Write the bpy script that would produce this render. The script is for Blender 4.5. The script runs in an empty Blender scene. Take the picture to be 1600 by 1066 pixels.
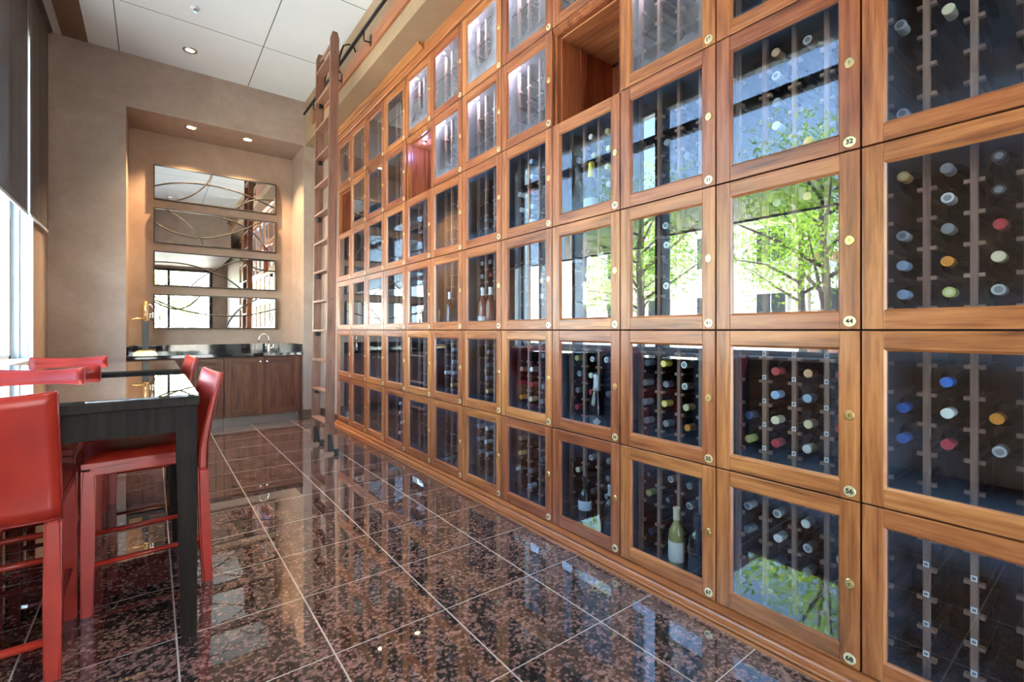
import bpy, bmesh, math, random
from mathutils import Vector, Matrix
random.seed(7)
C = bpy.context.scene.collection
PI = math.pi

# ------------------------------------------------------------------ helpers
def obj(name, bm, mats, parent=None, smooth=False, loc=(0, 0, 0)):
    me = bpy.data.meshes.new(name)
    bm.normal_update()
    bm.to_mesh(me); bm.free()
    for m in (mats if isinstance(mats, (list, tuple)) else [mats]):
        me.materials.append(m)
    if smooth:
        for p in me.polygons: p.use_smooth = True
    return link(name, me, parent, loc)

def link(name, me, parent=None, loc=(0, 0, 0)):
    o = bpy.data.objects.new(name, me)
    C.objects.link(o)
    if parent: o.parent = parent
    o.location = loc
    return o

def tag(o, label, cat, group=None, kind=None):
    o['label'] = label; o['category'] = cat
    if group: o['group'] = group
    if kind: o['kind'] = kind
    return o

def thing(name, label, cat, loc=(0, 0, 0), rotz=0, group=None):
    o = bpy.data.objects.new(name, None); C.objects.link(o)
    o.empty_display_size = 0.1
    o.location = loc; o.rotation_euler = (0, 0, rotz)
    return tag(o, label, cat, group)

def struct(name, bm, mats, parent=None, label=None):
    o = obj(name, bm, mats, parent)
    if parent is None: o['kind'] = 'structure'
    if label: o['label'] = label
    return o

def box(bm, x0, x1, y0, y1, z0, z1, mi=0, bev=0.0):
    pts = [(x, y, z) for x in (x0, x1) for y in (y0, y1) for z in (z0, z1)]
    v = [bm.verts.new(p) for p in pts]
    fs = [(0, 1, 3, 2), (4, 6, 7, 5), (0, 4, 5, 1), (2, 3, 7, 6), (0, 2, 6, 4), (1, 5, 7, 3)]
    faces = []
    for f in fs:
        fa = bm.faces.new([v[i] for i in f]); fa.material_index = mi; faces.append(fa)
    if bev > 0:
        edges = list({e for f in faces for e in f.edges})
        r = bmesh.ops.bevel(bm, geom=edges, offset=bev, segments=2, affect='EDGES', profile=0.6)
        for f in r['faces']: f.material_index = mi
    return v

def hexa(bm, bot, top, mi=0):
    """solid from 4 bottom + 4 top corner points (same winding)"""
    b = [bm.verts.new(p) for p in bot]; t = [bm.verts.new(p) for p in top]
    n = len(b)
    fs = [bm.faces.new(b[::-1]), bm.faces.new(t)]
    for i in range(n):
        fs.append(bm.faces.new([b[i], b[(i + 1) % n], t[(i + 1) % n], t[i]]))
    for f in fs: f.material_index = mi
    return fs

def tube(bm, pts, r, n=8, mi=0, caps=True):
    pts = [Vector(p) for p in pts]
    rs = r if isinstance(r, (list, tuple)) else [r] * len(pts)
    rings = []
    prev = None
    for i, p in enumerate(pts):
        a = pts[max(i - 1, 0)]; b = pts[min(i + 1, len(pts) - 1)]
        d = (b - a).normalized()
        if prev is None:
            ref = Vector((0, 0, 1)) if abs(d.z) < 0.9 else Vector((1, 0, 0))
            u = d.cross(ref).normalized()
        else:
            u = (prev - d * prev.dot(d)).normalized()
        prev = u
        w = d.cross(u)
        rings.append([bm.verts.new(p + (u * math.cos(2 * PI * k / n) + w * math.sin(2 * PI * k / n)) * rs[i]) for k in range(n)])
    for i in range(len(rings) - 1):
        for k in range(n):
            f = bm.faces.new([rings[i][k], rings[i][(k + 1) % n], rings[i + 1][(k + 1) % n], rings[i + 1][k]])
            f.material_index = mi; f.smooth = True
    if caps:
        f = bm.faces.new(rings[0][::-1]); f.material_index = mi
        f = bm.faces.new(rings[-1]); f.material_index = mi

def lathe(bm, prof, n=16, axis='z', mi=0, o=(0, 0, 0), close=True):
    """prof: (r, h) list; axis z or x"""
    rings = []
    for r, h in prof:
        ring = []
        for k in range(n):
            a = 2 * PI * k / n
            p = (r * math.cos(a), r * math.sin(a), h) if axis == 'z' else (h, r * math.cos(a), r * math.sin(a))
            ring.append(bm.verts.new((p[0] + o[0], p[1] + o[1], p[2] + o[2])))
        rings.append(ring)
    for i in range(len(rings) - 1):
        for k in range(n):
            f = bm.faces.new([rings[i][k], rings[i][(k + 1) % n], rings[i + 1][(k + 1) % n], rings[i + 1][k]])
            f.material_index = mi; f.smooth = True
    if close:
        f = bm.faces.new(rings[0][::-1]); f.material_index = mi
        f = bm.faces.new(rings[-1]); f.material_index = mi

def prism_y(bm, prof, y0, y1, mi=0):
    """extrude an (x, z) outline along y"""
    a = [bm.verts.new((x, y0, z)) for x, z in prof]
    b = [bm.verts.new((x, y1, z)) for x, z in prof]
    n = len(prof)
    for i in range(n):
        f = bm.faces.new([a[i], a[(i + 1) % n], b[(i + 1) % n], b[i]]); f.material_index = mi
    f = bm.faces.new(a[::-1]); f.material_index = mi
    f = bm.faces.new(b); f.material_index = mi
    bmesh.ops.recalc_face_normals(bm, faces=bm.faces)

B = bmesh.new

# ------------------------------------------------------------------ materials
class NT:
    def __init__(s, name):
        s.m = bpy.data.materials.new(name); s.m.use_nodes = True
        s.t = s.m.node_tree; s.n = s.t.nodes; s.l = s.t.links
        s.n.clear()
        s.out = s.n.new('ShaderNodeOutputMaterial')
    def add(s, typ, ins=None, **kw):
        nd = s.n.new('ShaderNode' + typ)
        for k, v in kw.items(): setattr(nd, k, v)
        for k, v in (ins or {}).items():
            if isinstance(v, bpy.types.NodeSocket): s.l.new(v, nd.inputs[k])
            else: nd.inputs[k].default_value = v
        return nd
    def math(s, op, a, b=None, clamp=False):
        nd = s.n.new('ShaderNodeMath'); nd.operation = op; nd.use_clamp = clamp
        for i, v in enumerate((a, b)):
            if v is None: continue
            if isinstance(v, bpy.types.NodeSocket): s.l.new(v, nd.inputs[i])
            else: nd.inputs[i].default_value = v
        return nd.outputs[0]
    def ramp(s, fac, stops):
        nd = s.n.new('ShaderNodeValToRGB'); s.l.new(fac, nd.inputs[0])
        el = nd.color_ramp.elements
        while len(el) < len(stops): el.new(0.5)
        for e, (p, c) in zip(el, stops):
            e.position = p; e.color = (*c, 1) if len(c) == 3 else c
        return nd.outputs[0]
    def mix(s, fac, a, b):
        nd = s.n.new('ShaderNodeMix'); nd.data_type = 'RGBA'
        for i, v in ((0, fac), (6, a), (7, b)):
            if isinstance(v, bpy.types.NodeSocket): s.l.new(v, nd.inputs[i])
            else: nd.inputs[i].default_value = (*v, 1) if isinstance(v, tuple) and len(v) == 3 else v
        return nd.outputs[2]
    def coords(s, kind='Object'):
        return s.add('TexCoord').outputs[kind]
    def done(s, shader):
        s.l.new(shader, s.out.inputs[0]); return s.m

def plain(name, col, rough=0.5, metal=0.0, coat=0.0, spec=0.5, emit=None, es=0.0):
    t = NT(name)
    ins = {'Base Color': (*col, 1), 'Roughness': rough, 'Metallic': metal, 'Coat Weight': coat, 'Specular IOR Level': spec}
    if emit: ins['Emission Color'] = (*emit, 1); ins['Emission Strength'] = es
    return t.done(t.add('BsdfPrincipled', ins).outputs[0])

def wood(name, dark, mid, light, axis='z', scale=1.0, rough=0.33, coat=0.25, vary=0.25, spec=0.5):
    """grain runs along axis"""
    t = NT(name)
    co = t.coords('Object')
    info = t.add('ObjectInfo').outputs['Random']
    off = t.add('CombineXYZ', {0: t.math('MULTIPLY', info, 13.7), 1: t.math('MULTIPLY', info, 7.1), 2: t.math('MULTIPLY', info, 29.3)})
    p = t.add('VectorMath', {0: co, 1: off.outputs[0]}, operation='ADD').outputs[0]
    a, b = 26 * scale, 1.6 * scale
    sc = {'x': (b, a, a), 'y': (a, b, a), 'z': (a, a, b)}[axis]
    mp = t.add('Mapping', {'Vector': p, 'Scale': sc}).outputs[0]
    n1 = t.add('TexNoise', {'Vector': mp, 'Scale': 1.0, 'Detail': 5.0, 'Roughness': 0.6, 'Distortion': 0.6}).outputs[0]
    sc2 = tuple(v * 4.2 for v in sc)
    mp2 = t.add('Mapping', {'Vector': p, 'Scale': sc2}).outputs[0]
    n2 = t.add('TexNoise', {'Vector': mp2, 'Scale': 1.0, 'Detail': 3.0}).outputs[0]
    f = t.math('ADD', t.math('MULTIPLY', n1, 0.72), t.math('MULTIPLY', n2, 0.28))
    col = t.ramp(f, [(0.34, dark), (0.48, mid), (0.64, light)])
    k = t.math('ADD', t.math('MULTIPLY', info, vary), 1.0 - vary * 0.5)
    hsv = t.add('HueSaturation', {'Color': col, 'Value': k, 'Hue': t.math('ADD', 0.493, t.math('MULTIPLY', info, 0.014))})
    bump = t.add('Bump', {'Height': n2, 'Strength': 0.06, 'Distance': 0.002})
    s = t.add('BsdfPrincipled', {'Base Color': hsv.outputs[0], 'Roughness': rough, 'Coat Weight': coat, 'Coat Roughness': 0.25, 'Specular IOR Level': spec, 'Normal': bump.outputs[0]})
    return t.done(s.outputs[0])

CED = ((0.135, 0.037, 0.014), (0.32, 0.101, 0.034), (0.48, 0.183, 0.068))
M = {}
M['wood_v'] = wood('cedar_upright_grain', *CED, axis='z', vary=0.36)
M['wood_h'] = wood('cedar_level_grain', *CED, axis='y', vary=0.36)
M['wood_trim'] = wood('cedar_moulding', (0.22, 0.07, 0.022), (0.36, 0.13, 0.042), (0.46, 0.18, 0.065), axis='y', vary=0.0)
M['wood_line'] = wood('cedar_niche_lining', (0.17, 0.038, 0.018), (0.30, 0.078, 0.033), (0.40, 0.12, 0.05), axis='z')
M['wood_slat'] = wood('cedar_slats', (0.24, 0.07, 0.028), (0.42, 0.15, 0.055), (0.56, 0.23, 0.09), axis='y', scale=0.7)
M['rack'] = wood('rack_redwood', (0.20, 0.120, 0.088), (0.30, 0.185, 0.138), (0.39, 0.25, 0.19), axis='z', rough=0.6, coat=0.0, spec=0.2)
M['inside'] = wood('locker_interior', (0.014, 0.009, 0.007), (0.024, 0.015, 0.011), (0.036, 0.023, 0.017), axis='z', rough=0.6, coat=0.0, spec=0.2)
M['cleat'] = wood('shaded_cleat', (0.020, 0.013, 0.010), (0.032, 0.020, 0.016), (0.045, 0.030, 0.024), axis='y', rough=0.7, coat=0.0, spec=0.1)  # rack wood with the shade of the locker depth painted into its colour
M['ladder'] = wood('ladder_oak', (0.10, 0.038, 0.022), (0.18, 0.074, 0.045), (0.26, 0.118, 0.074), axis='z', rough=0.45, vary=0.15)
M['tread'] = wood('ladder_tread_oak', (0.15, 0.062, 0.037), (0.26, 0.12, 0.072), (0.37, 0.185, 0.115), axis='y', rough=0.5, vary=0.15)
M['cab'] = wood('walnut_cabinet', (0.055, 0.018, 0.010), (0.12, 0.040, 0.020), (0.19, 0.070, 0.035), axis='z', rough=0.4, coat=0.0, spec=0.25)
M['cab_h'] = wood('walnut_rail', (0.055, 0.018, 0.010), (0.11, 0.038, 0.019), (0.16, 0.060, 0.030), axis='x', rough=0.4, coat=0.0, spec=0.25)
M['table'] = wood('espresso_wood', (0.009, 0.006, 0.005), (0.016, 0.011, 0.009), (0.026, 0.019, 0.015), axis='z', rough=0.45, coat=0.0, spec=0.07)
M['base'] = wood('walnut_baseboard', (0.04, 0.017, 0.010), (0.07, 0.030, 0.017), (0.10, 0.045, 0.026), axis='y', rough=0.4)
M['gap'] = plain('dark_reveal', (0.012, 0.008, 0.006), 0.8)
M['brass'] = plain('aged_brass', (0.80, 0.60, 0.28), 0.28, 1.0)
M['plate'] = plain('pale_brass_plate', (0.86, 0.74, 0.46), 0.35, 0.6)
M['ink'] = plain('black_engraving', (0.01, 0.01, 0.01), 0.5)
M['chrome'] = plain('polished_chrome', (0.85, 0.85, 0.85), 0.12, 1.0)
M['nickel'] = plain('brushed_nickel', (0.72, 0.70, 0.66), 0.25, 1.0)
M['iron'] = plain('black_iron', (0.018, 0.018, 0.020), 0.35, 0.4)
M['bronze'] = plain('dark_bronze', (0.030, 0.024, 0.019), 0.4, 0.5)
M['black'] = plain('black_plastic', (0.012, 0.012, 0.013), 0.4)
M['stone'] = plain('black_granite', (0.010, 0.011, 0.011), 0.06, 0.0, 0.3)
M['mirror'] = plain('mirror_silver', (0.90, 0.91, 0.90), 0.01, 1.0)
M['sticker'] = plain('white_sticker', (0.85, 0.86, 0.86), 0.6)
M['alu'] = plain('painted_aluminium', (0.55, 0.61, 0.64), 0.45, 0.1)
M['alu_dark'] = plain('dark_aluminium', (0.035, 0.037, 0.040), 0.4, 0.2)
M['white'] = plain('white_paint', (0.80, 0.80, 0.78), 0.5)
M['cord'] = plain('white_cord', (0.5, 0.5, 0.5), 0.6)

def leather():
    t = NT('red_leather')
    co = t.coords('Object')
    n = t.add('TexNoise', {'Vector': co, 'Scale': 420.0, 'Detail': 2.0}).outputs[0]
    n2 = t.add('TexNoise', {'Vector': co, 'Scale': 7.0, 'Detail': 3.0}).outputs[0]
    col = t.ramp(n2, [(0.3, (0.30, 0.020, 0.011)), (0.7, (0.42, 0.032, 0.017))])
    b = t.add('Bump', {'Height': n, 'Strength': 0.12, 'Distance': 0.001})
    s = t.add('BsdfPrincipled', {'Base Color': col, 'Roughness': 0.34, 'Normal': b.outputs[0], 'Specular IOR Level': 0.42})
    return t.done(s.outputs[0])
M['leather'] = leather()
M['stitch'] = plain('leather_piping', (0.22, 0.016, 0.012), 0.4)

def plaster(name, dark, mid, light, rough=0.55):
    t = NT(name)
    co = t.coords('Object')
    n1 = t.add('TexNoise', {'Vector': co, 'Scale': 1.3, 'Detail': 6.0, 'Roughness': 0.62, 'Distortion': 0.8}).outputs[0]
    n2 = t.add('TexNoise', {'Vector': co, 'Scale': 9.0, 'Detail': 5.0, 'Roughness': 0.6, 'Distortion': 1.0}).outputs[0]
    f = t.math('ADD', t.math('MULTIPLY', n1, 0.7), t.math('MULTIPLY', n2, 0.3))
    col = t.ramp(f, [(0.34, dark), (0.5, mid), (0.66, light)])
    b = t.add('Bump', {'Height': n2, 'Strength': 0.05, 'Distance': 0.004})
    s = t.add('BsdfPrincipled', {'Base Color': col, 'Roughness': rough, 'Normal': b.outputs[0], 'Specular IOR Level': 0.35})
    return t.done(s.outputs[0])
M['wall'] = plaster('brown_venetian_plaster', (0.30, 0.217, 0.166), (0.36, 0.266, 0.207), (0.42, 0.320, 0.253))
M['niche'] = plaster('warm_brown_plaster', (0.34, 0.220, 0.150), (0.39, 0.262, 0.184), (0.44, 0.305, 0.220))
M['beam'] = plaster('tan_beam_plaster', (0.30, 0.20, 0.115), (0.34, 0.232, 0.135), (0.38, 0.262, 0.155))
M['band'] = plaster('brown_ceiling_band', (0.17, 0.105, 0.065), (0.20, 0.125, 0.078), (0.22, 0.14, 0.09))

def grid_line(t, sock, origin, pitch, width):
    f = t.math('FRACT', t.math('ADD', t.math('DIVIDE', t.math('SUBTRACT', sock, origin), pitch), 100.5))
    d = t.math('ABSOLUTE', t.math('SUBTRACT', f, 0.5))
    return t.math('LESS_THAN', d, width / pitch / 2)

def granite():
    t = NT('mahogany_granite')
    co = t.coords('Object')
    sep = t.add('SeparateXYZ', {0: co})
    g = t.math('MAXIMUM', grid_line(t, sep.outputs[0], 0.075, 0.4655, 0.0064), grid_line(t, sep.outputs[1], 1.33, 0.4655, 0.0046))
    # a different cut of stone per tile
    ix = t.math('FLOOR', t.math('DIVIDE', t.math('SUBTRACT', sep.outputs[0], 0.075), 0.4655))
    iy = t.math('FLOOR', t.math('DIVIDE', t.math('SUBTRACT', sep.outputs[1], 1.33), 0.4655))
    off = t.add('CombineXYZ', {0: t.math('MULTIPLY', ix, 3.7), 1: t.math('MULTIPLY', iy, 5.3), 2: t.math('ADD', t.math('MULTIPLY', ix, 1.9), t.math('MULTIPLY', iy, 2.3))})
    p = t.add('VectorMath', {0: co, 1: off.outputs[0]}, operation='ADD').outputs[0]
    wob = t.add('TexNoise', {'Vector': p, 'Scale': 60.0, 'Detail': 3.0})
    p2 = t.add('VectorMath', {0: p, 1: t.add('VectorMath', {0: wob.outputs[1], 'Scale': 0.020}, operation='SCALE').outputs[0]}, operation='ADD').outputs[0]
    v = t.add('TexVoronoi', {'Vector': p2, 'Scale': 84.0, 'Randomness': 1.0})
    cell = t.add('SeparateXYZ', {0: v.outputs['Color']})
    big = t.add('TexNoise', {'Vector': p, 'Scale': 9.0, 'Detail': 3.0}).outputs[0]
    fine = t.add('TexNoise', {'Vector': p, 'Scale': 130.0, 'Detail': 4.0, 'Roughness': 0.7}).outputs[0]
    k = t.math('ADD', cell.outputs[0], t.math('MULTIPLY', t.math('SUBTRACT', big, 0.5), 1.0))
    k = t.math('SUBTRACT', k, t.math('MULTIPLY', v.outputs['Distance'], 0.45))
    k = t.math('ADD', k, t.math('MULTIPLY', t.math('SUBTRACT', fine, 0.5), 0.55))
    col = t.ramp(k, [(0.0, (0.020, 0.017, 0.016)), (0.20, (0.046, 0.034, 0.030)), (0.34, (0.11, 0.064, 0.053)), (0.52, (0.22, 0.125, 0.102)), (0.85, (0.32, 0.195, 0.165))])
    c2 = t.mix(g, col, (0.52, 0.47, 0.43))
    s = t.add('BsdfPrincipled', {'Base Color': c2, 'Roughness': t.math('ADD', 0.016, t.math('MULTIPLY', g, 0.35)), 'IOR': 1.75, 'Coat Weight': 1.0, 'Coat Roughness': 0.02})
    return t.done(s.outputs[0])
M['granite'] = granite()

def ceiling_mat():
    t = NT('white_ceiling_panels')
    co = t.coords('Object')
    sep = t.add('SeparateXYZ', {0: co})
    g = t.math('MAXIMUM', grid_line(t, sep.outputs[0], -0.29, 1.25, 0.009), grid_line(t, sep.outputs[1], 5.72, 1.25, 0.009))
    n = t.add('TexNoise', {'Vector': co, 'Scale': 1.6, 'Detail': 3.0}).outputs[0]
    base = t.ramp(n, [(0.3, (0.78, 0.82, 0.81)), (0.7, (0.82, 0.86, 0.85))])
    c = t.mix(g, base, (0.12, 0.12, 0.12))
    return t.done(t.add('BsdfPrincipled', {'Base Color': c, 'Roughness': 0.7}).outputs[0])
M['ceil'] = ceiling_mat()

def pane_mat(name, tint, haze_col, haze, boost=1.9, edge=0.2):
    """clear sheet of glass, front face mirrors by Fresnel; a film of condensation gathers at the rim"""
    t = NT(name)
    geo = t.add('NewGeometry')
    fr = t.add('Fresnel', {'IOR': 1.5}).outputs[0]
    front = t.math('SUBTRACT', 1.0, geo.outputs['Backfacing'])
    fac = t.math('MULTIPLY', t.math('MULTIPLY', fr, boost), front, clamp=True)
    clear = t.add('BsdfTransparent', {'Color': (*tint, 1)}).outputs[0]
    gl = t.add('BsdfGlossy', {'Color': (1, 1, 1, 1), 'Roughness': 0.0}).outputs[0]
    mx = t.add('MixShader', {0: fac, 1: clear, 2: gl}).outputs[0]
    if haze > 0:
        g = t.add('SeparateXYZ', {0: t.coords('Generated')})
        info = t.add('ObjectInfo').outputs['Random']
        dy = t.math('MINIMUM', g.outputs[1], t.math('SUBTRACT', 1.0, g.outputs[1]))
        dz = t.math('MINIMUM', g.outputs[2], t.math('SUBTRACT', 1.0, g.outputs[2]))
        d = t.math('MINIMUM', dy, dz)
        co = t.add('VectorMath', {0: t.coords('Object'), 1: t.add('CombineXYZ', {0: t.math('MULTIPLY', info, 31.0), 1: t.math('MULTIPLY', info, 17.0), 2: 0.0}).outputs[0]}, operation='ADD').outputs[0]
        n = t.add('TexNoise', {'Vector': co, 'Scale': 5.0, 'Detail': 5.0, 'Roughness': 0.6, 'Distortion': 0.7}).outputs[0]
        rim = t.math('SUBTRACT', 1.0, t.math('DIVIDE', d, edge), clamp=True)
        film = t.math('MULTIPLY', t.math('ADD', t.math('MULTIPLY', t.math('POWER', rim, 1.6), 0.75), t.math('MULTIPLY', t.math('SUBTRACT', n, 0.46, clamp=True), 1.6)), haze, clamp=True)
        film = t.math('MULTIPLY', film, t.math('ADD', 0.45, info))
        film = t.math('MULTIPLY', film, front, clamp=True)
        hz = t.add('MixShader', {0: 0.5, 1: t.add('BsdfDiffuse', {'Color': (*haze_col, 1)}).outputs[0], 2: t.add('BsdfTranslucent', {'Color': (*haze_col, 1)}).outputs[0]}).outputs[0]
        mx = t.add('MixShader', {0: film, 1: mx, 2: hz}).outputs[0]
    return t.done(mx)
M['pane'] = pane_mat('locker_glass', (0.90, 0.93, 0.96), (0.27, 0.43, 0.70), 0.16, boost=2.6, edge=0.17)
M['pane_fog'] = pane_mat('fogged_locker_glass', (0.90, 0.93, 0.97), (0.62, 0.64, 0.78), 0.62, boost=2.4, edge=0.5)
M['window'] = pane_mat('window_glass', (0.95, 0.97, 0.96), (0, 0, 0), 0.0, boost=1.6)
M['tableglass'] = pane_mat('table_glass', (0.86, 0.92, 0.90), (0, 0, 0), 0.0, boost=1.7)

def shade_mat():
    t = NT('solar_screen_fabric')
    co = t.coords('Object')
    w = t.add('TexNoise', {'Vector': t.add('Mapping', {'Vector': co, 'Scale': (1, 2.2, 0.12)}).outputs[0], 'Scale': 2.0, 'Detail': 2.0}).outputs[0]
    col = t.ramp(w, [(0.3, (0.13, 0.115, 0.11)), (0.7, (0.18, 0.16, 0.15))])
    d = t.add('BsdfDiffuse', {'Color': col}).outputs[0]
    tr = t.add('BsdfTransparent', {'Color': (1, 1, 1, 1)}).outputs[0]
    open_ = t.math('MULTIPLY', t.math('POWER', t.math('SUBTRACT', 1.0, t.add('LayerWeight', {'Blend': 0.5}).outputs['Facing']), 1.0), 0.78)
    return t.done(t.add('MixShader', {0: open_, 1: d, 2: tr}).outputs[0])
M['shade'] = shade_mat()

def bottle_glass(name, col):
    t = NT(name)
    return t.done(t.add('BsdfPrincipled', {'Base Color': (*col, 1), 'Roughness': 0.06, 'Coat Weight': 0.4, 'IOR': 1.5}).outputs[0])
M['green_glass'] = bottle_glass('dark_green_glass', (0.008, 0.014, 0.009))
M['black_glass'] = bottle_glass('black_glass', (0.006, 0.006, 0.008))
M['white_glass'] = bottle_glass('straw_glass', (0.30, 0.27, 0.07))
M['rose_glass'] = bottle_glass('amber_rose_glass', (0.26, 0.065, 0.022))
M['label'] = plain('cream_paper_label', (0.72, 0.70, 0.60), 0.6)
M['label_blue'] = plain('pale_blue_label', (0.45, 0.55, 0.62), 0.6)
M['label_dark'] = plain('dark_label', (0.03, 0.05, 0.06), 0.5)
CAPS = {'red': (0.50, 0.045, 0.06), 'blue': (0.03, 0.16, 0.62), 'pale blue': (0.36, 0.55, 0.78), 'silver': (0.62, 0.66, 0.70),
        'gold': (0.80, 0.52, 0.16), 'orange': (0.85, 0.33, 0.04), 'yellow': (0.82, 0.66, 0.10), 'green': (0.55, 0.60, 0.16),
        'cream': (0.78, 0.70, 0.46), 'white': (0.80, 0.82, 0.78), 'grey': (0.22, 0.23, 0.25), 'black': (0.03, 0.03, 0.035),
        'tan': (0.66, 0.42, 0.26), 'navy': (0.05, 0.09, 0.20)}
for k, c in CAPS.items():
    M['cap_' + k] = plain('foil_' + k.replace(' ', '_'), c, 0.32, 0.35 if k in ('silver', 'gold', 'yellow', 'orange', 'tan') else 0.0)
M['lamp'] = plain('lamp_glow', (1, 0.9, 0.75), 0.5, emit=(1.0, 0.80, 0.52), es=6.0)
M['lamp_dim'] = plain('lamp_low_glow', (1, 0.9, 0.8), 0.4, emit=(1.0, 0.86, 0.66), es=0.5)
M['led'] = plain('led_glow', (0.9, 0.9, 1), 0.5, emit=(0.78, 0.80, 1.0), es=14.0)

# ------------------------------------------------------------------ key dimensions (metres)
WX = 1.88                                     # face of the wine wall
PITCH = 0.51; Y0 = 0.041                      # locker columns: column 12 starts at Y0, column 1 is farthest
ZB = [3.560, 2.981, 2.408, 1.811, 1.203, 0.627, 0.060]   # row seams, top to bottom
YW = 6.77; YN = 7.46                          # back wall and back of its niche
ZC = 4.28; ZS = 3.69                          # ceiling, niche and beam soffit
NX0, NX1 = -0.232, 1.623
LX = -0.86; REAR = -2.6

# ------------------------------------------------------------------ room shell
bm = B(); box(bm, -1.2, 2.6, REAR - 0.2, 7.7, -0.1, 0); struct('floor', bm, M['granite'])
bm = B()
box(bm, -0.545, 2.6, REAR - 0.2, 7.7, ZC, ZC + 0.1, 0)
box(bm, -0.75, -0.545, REAR - 0.2, 7.7, ZC, ZC + 0.1, 1)
box(bm, -1.2, -0.75, REAR - 0.2, 7.7, ZC + 0.03, ZC + 0.1, 2)
struct('ceiling', bm, [M['ceil'], M['band'], M['white']])
bm = B()
box(bm, -1.2, NX0, YW, 7.7, 0, ZC)
box(bm, NX1, 2.6, YW, 7.7, 0, ZC)
box(bm, NX0, NX1, YW, 7.7, ZS, ZC)
box(bm, NX0, NX1, YN, 7.7, 0, ZS, 1)
struct('wall_back', bm, [M['wall'], M['niche']])
bm = B(); box(bm, WX, 2.6, 6.161, YW, 0, ZC); struct('wall_right', bm, M['wall'])
bm = B(); box(bm, WX, 2.6, REAR, Y0, 0, ZC); struct('wall_near', bm, M['wall'])
bm = B(); box(bm, 2.50, 2.6, Y0, 6.161, 0, ZC); struct('wall_behind', bm, M['wall'])
bm = B(); box(bm, 1.641, 2.5, REAR, YW, ZS, ZC); struct('trim_1', bm, M['beam'])
bm = B(); box(bm, LX, 1.640, REAR, 0.45, 3.12, ZC); struct('trim_6', bm, M['wall'])
WY0, WY1 = 1.45, 6.04                          # strip of windows in the left wall
bm = B()
box(bm, -1.2, LX, WY1, YW, 0, ZC + 0.03)
box(bm, -1.2, LX, REAR, WY0, 0, ZC + 0.03)
box(bm, -1.2, LX, WY0, WY1, 0, 0.92)
box(bm, -1.2, LX - 0.06, WY0, WY1, 3.86, ZC + 0.03)
struct('wall_left', bm, M['wall'])
RX0, RX1, RZ = -0.70, 1.50, 3.06
bm = B()
box(bm, -1.2, RX0, REAR - 0.2, REAR, 0, ZC)
box(bm, RX1, 2.6, REAR - 0.2, REAR, 0, ZC)
box(bm, RX0, RX1, REAR - 0.2, REAR, RZ, ZC)
struct('wall_front', bm, M['wall'])
# baseboards
bm = B(); box(bm, NX1 - 0.002, WX, YW - 0.018, YW, 0, 0.13); box(bm, NX1 - 0.02, NX1, YW - 0.018, 6.84, 0, 0.13); struct('baseboard_back', bm, M['base'])
bm = B(); box(bm, WX - 0.018, WX, 6.165, YW - 0.018, 0, 0.13); struct('baseboard_right', bm, M['base'])
bm = B(); box(bm, LX, LX + 0.018, REAR, YW, 0, 0.13); struct('baseboard_left', bm, M['base'])
bm = B(); box(bm, LX, NX0, YW - 0.018, YW, 0, 0.13); struct('baseboard_niche', bm, M['base'])

# left window: frame, mullions, panes, sill
def window_left():
    bm = B()
    x0, x1 = -1.07, -1.00
    for y in (WY0, WY1 - 0.07): box(bm, x0, x1, y, y + 0.07, 0.95, 3.86)
    box(bm, x0, x1, WY0, WY1, 0.95, 1.00); box(bm, x0, x1, WY0, WY1, 3.80, 3.86)
    w = struct('window_1', bm, M['alu'])
    mb = B(); box(mb, x0 - 0.03, x1 + 0.05, 3.33, 3.43, 1.0, 3.80); obj('mullion', mb, M['alu_dark'], w)
    for y in (4.72, 5.44):
        mb = B(); box(mb, x0, x1 + 0.09, y, y + 0.06, 1.0, 3.80); obj('mullion', mb, M['alu'], w)
    for a, b in ((WY0 + 0.07, 3.33), (3.43, 4.72), (4.78, 5.44), (5.50, WY1 - 0.07)):
        mb = B(); box(mb, x0, x1 + 0.02, a, b, 3.43, 3.53); obj('transom', mb, M['alu_dark'], w)
        for z0, z1 in ((1.0, 3.43), (3.53, 3.80)):
            mb = B(); box(mb, -1.040, -1.034, a, b, z0, z1); obj('glass_pane', mb, M['window'], w)
    mb = B(); box(mb, -1.0, LX + 0.002, WY1 - 0.012, WY1 - 0.0005, 0.951, 3.855); box(mb, -0.96, -0.945, WY1 - 0.03, WY1 - 0.012, 0.951, 3.855); obj('jamb_panel', mb, M['alu'], w)
    mb = B(); box(mb, -1.2, LX + 0.04, WY0, WY1, 0.92, 0.95, 0, 0.004); obj('window_sill', mb, M['white'], w)
window_left()
def window_rear():
    y0, y1 = REAR - 0.14, REAR - 0.06
    bm = B()
    for x in (RX0, RX1 - 0.09): box(bm, x, x + 0.09, y0, y1, 0, RZ)
    box(bm, RX0, RX1, y0, y1, 0, 0.10); box(bm, RX0, RX1, y0, y1, RZ - 0.08, RZ)
    w = struct('window_2', bm, M['bronze'])
    mb = B(); box(mb, 0.36, 0.42, y0, y1, 0.1, RZ - 0.08); obj('mullion', mb, M['bronze'], w)
    for a, b in ((RX0 + 0.09, 0.36), (0.42, RX1 - 0.09)):
        mb = B(); box(mb, a, b, y0 + 0.03, y0 + 0.036, 0.1, RZ - 0.08); obj('glass_pane', mb, M['window'], w)
window_rear()

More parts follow.
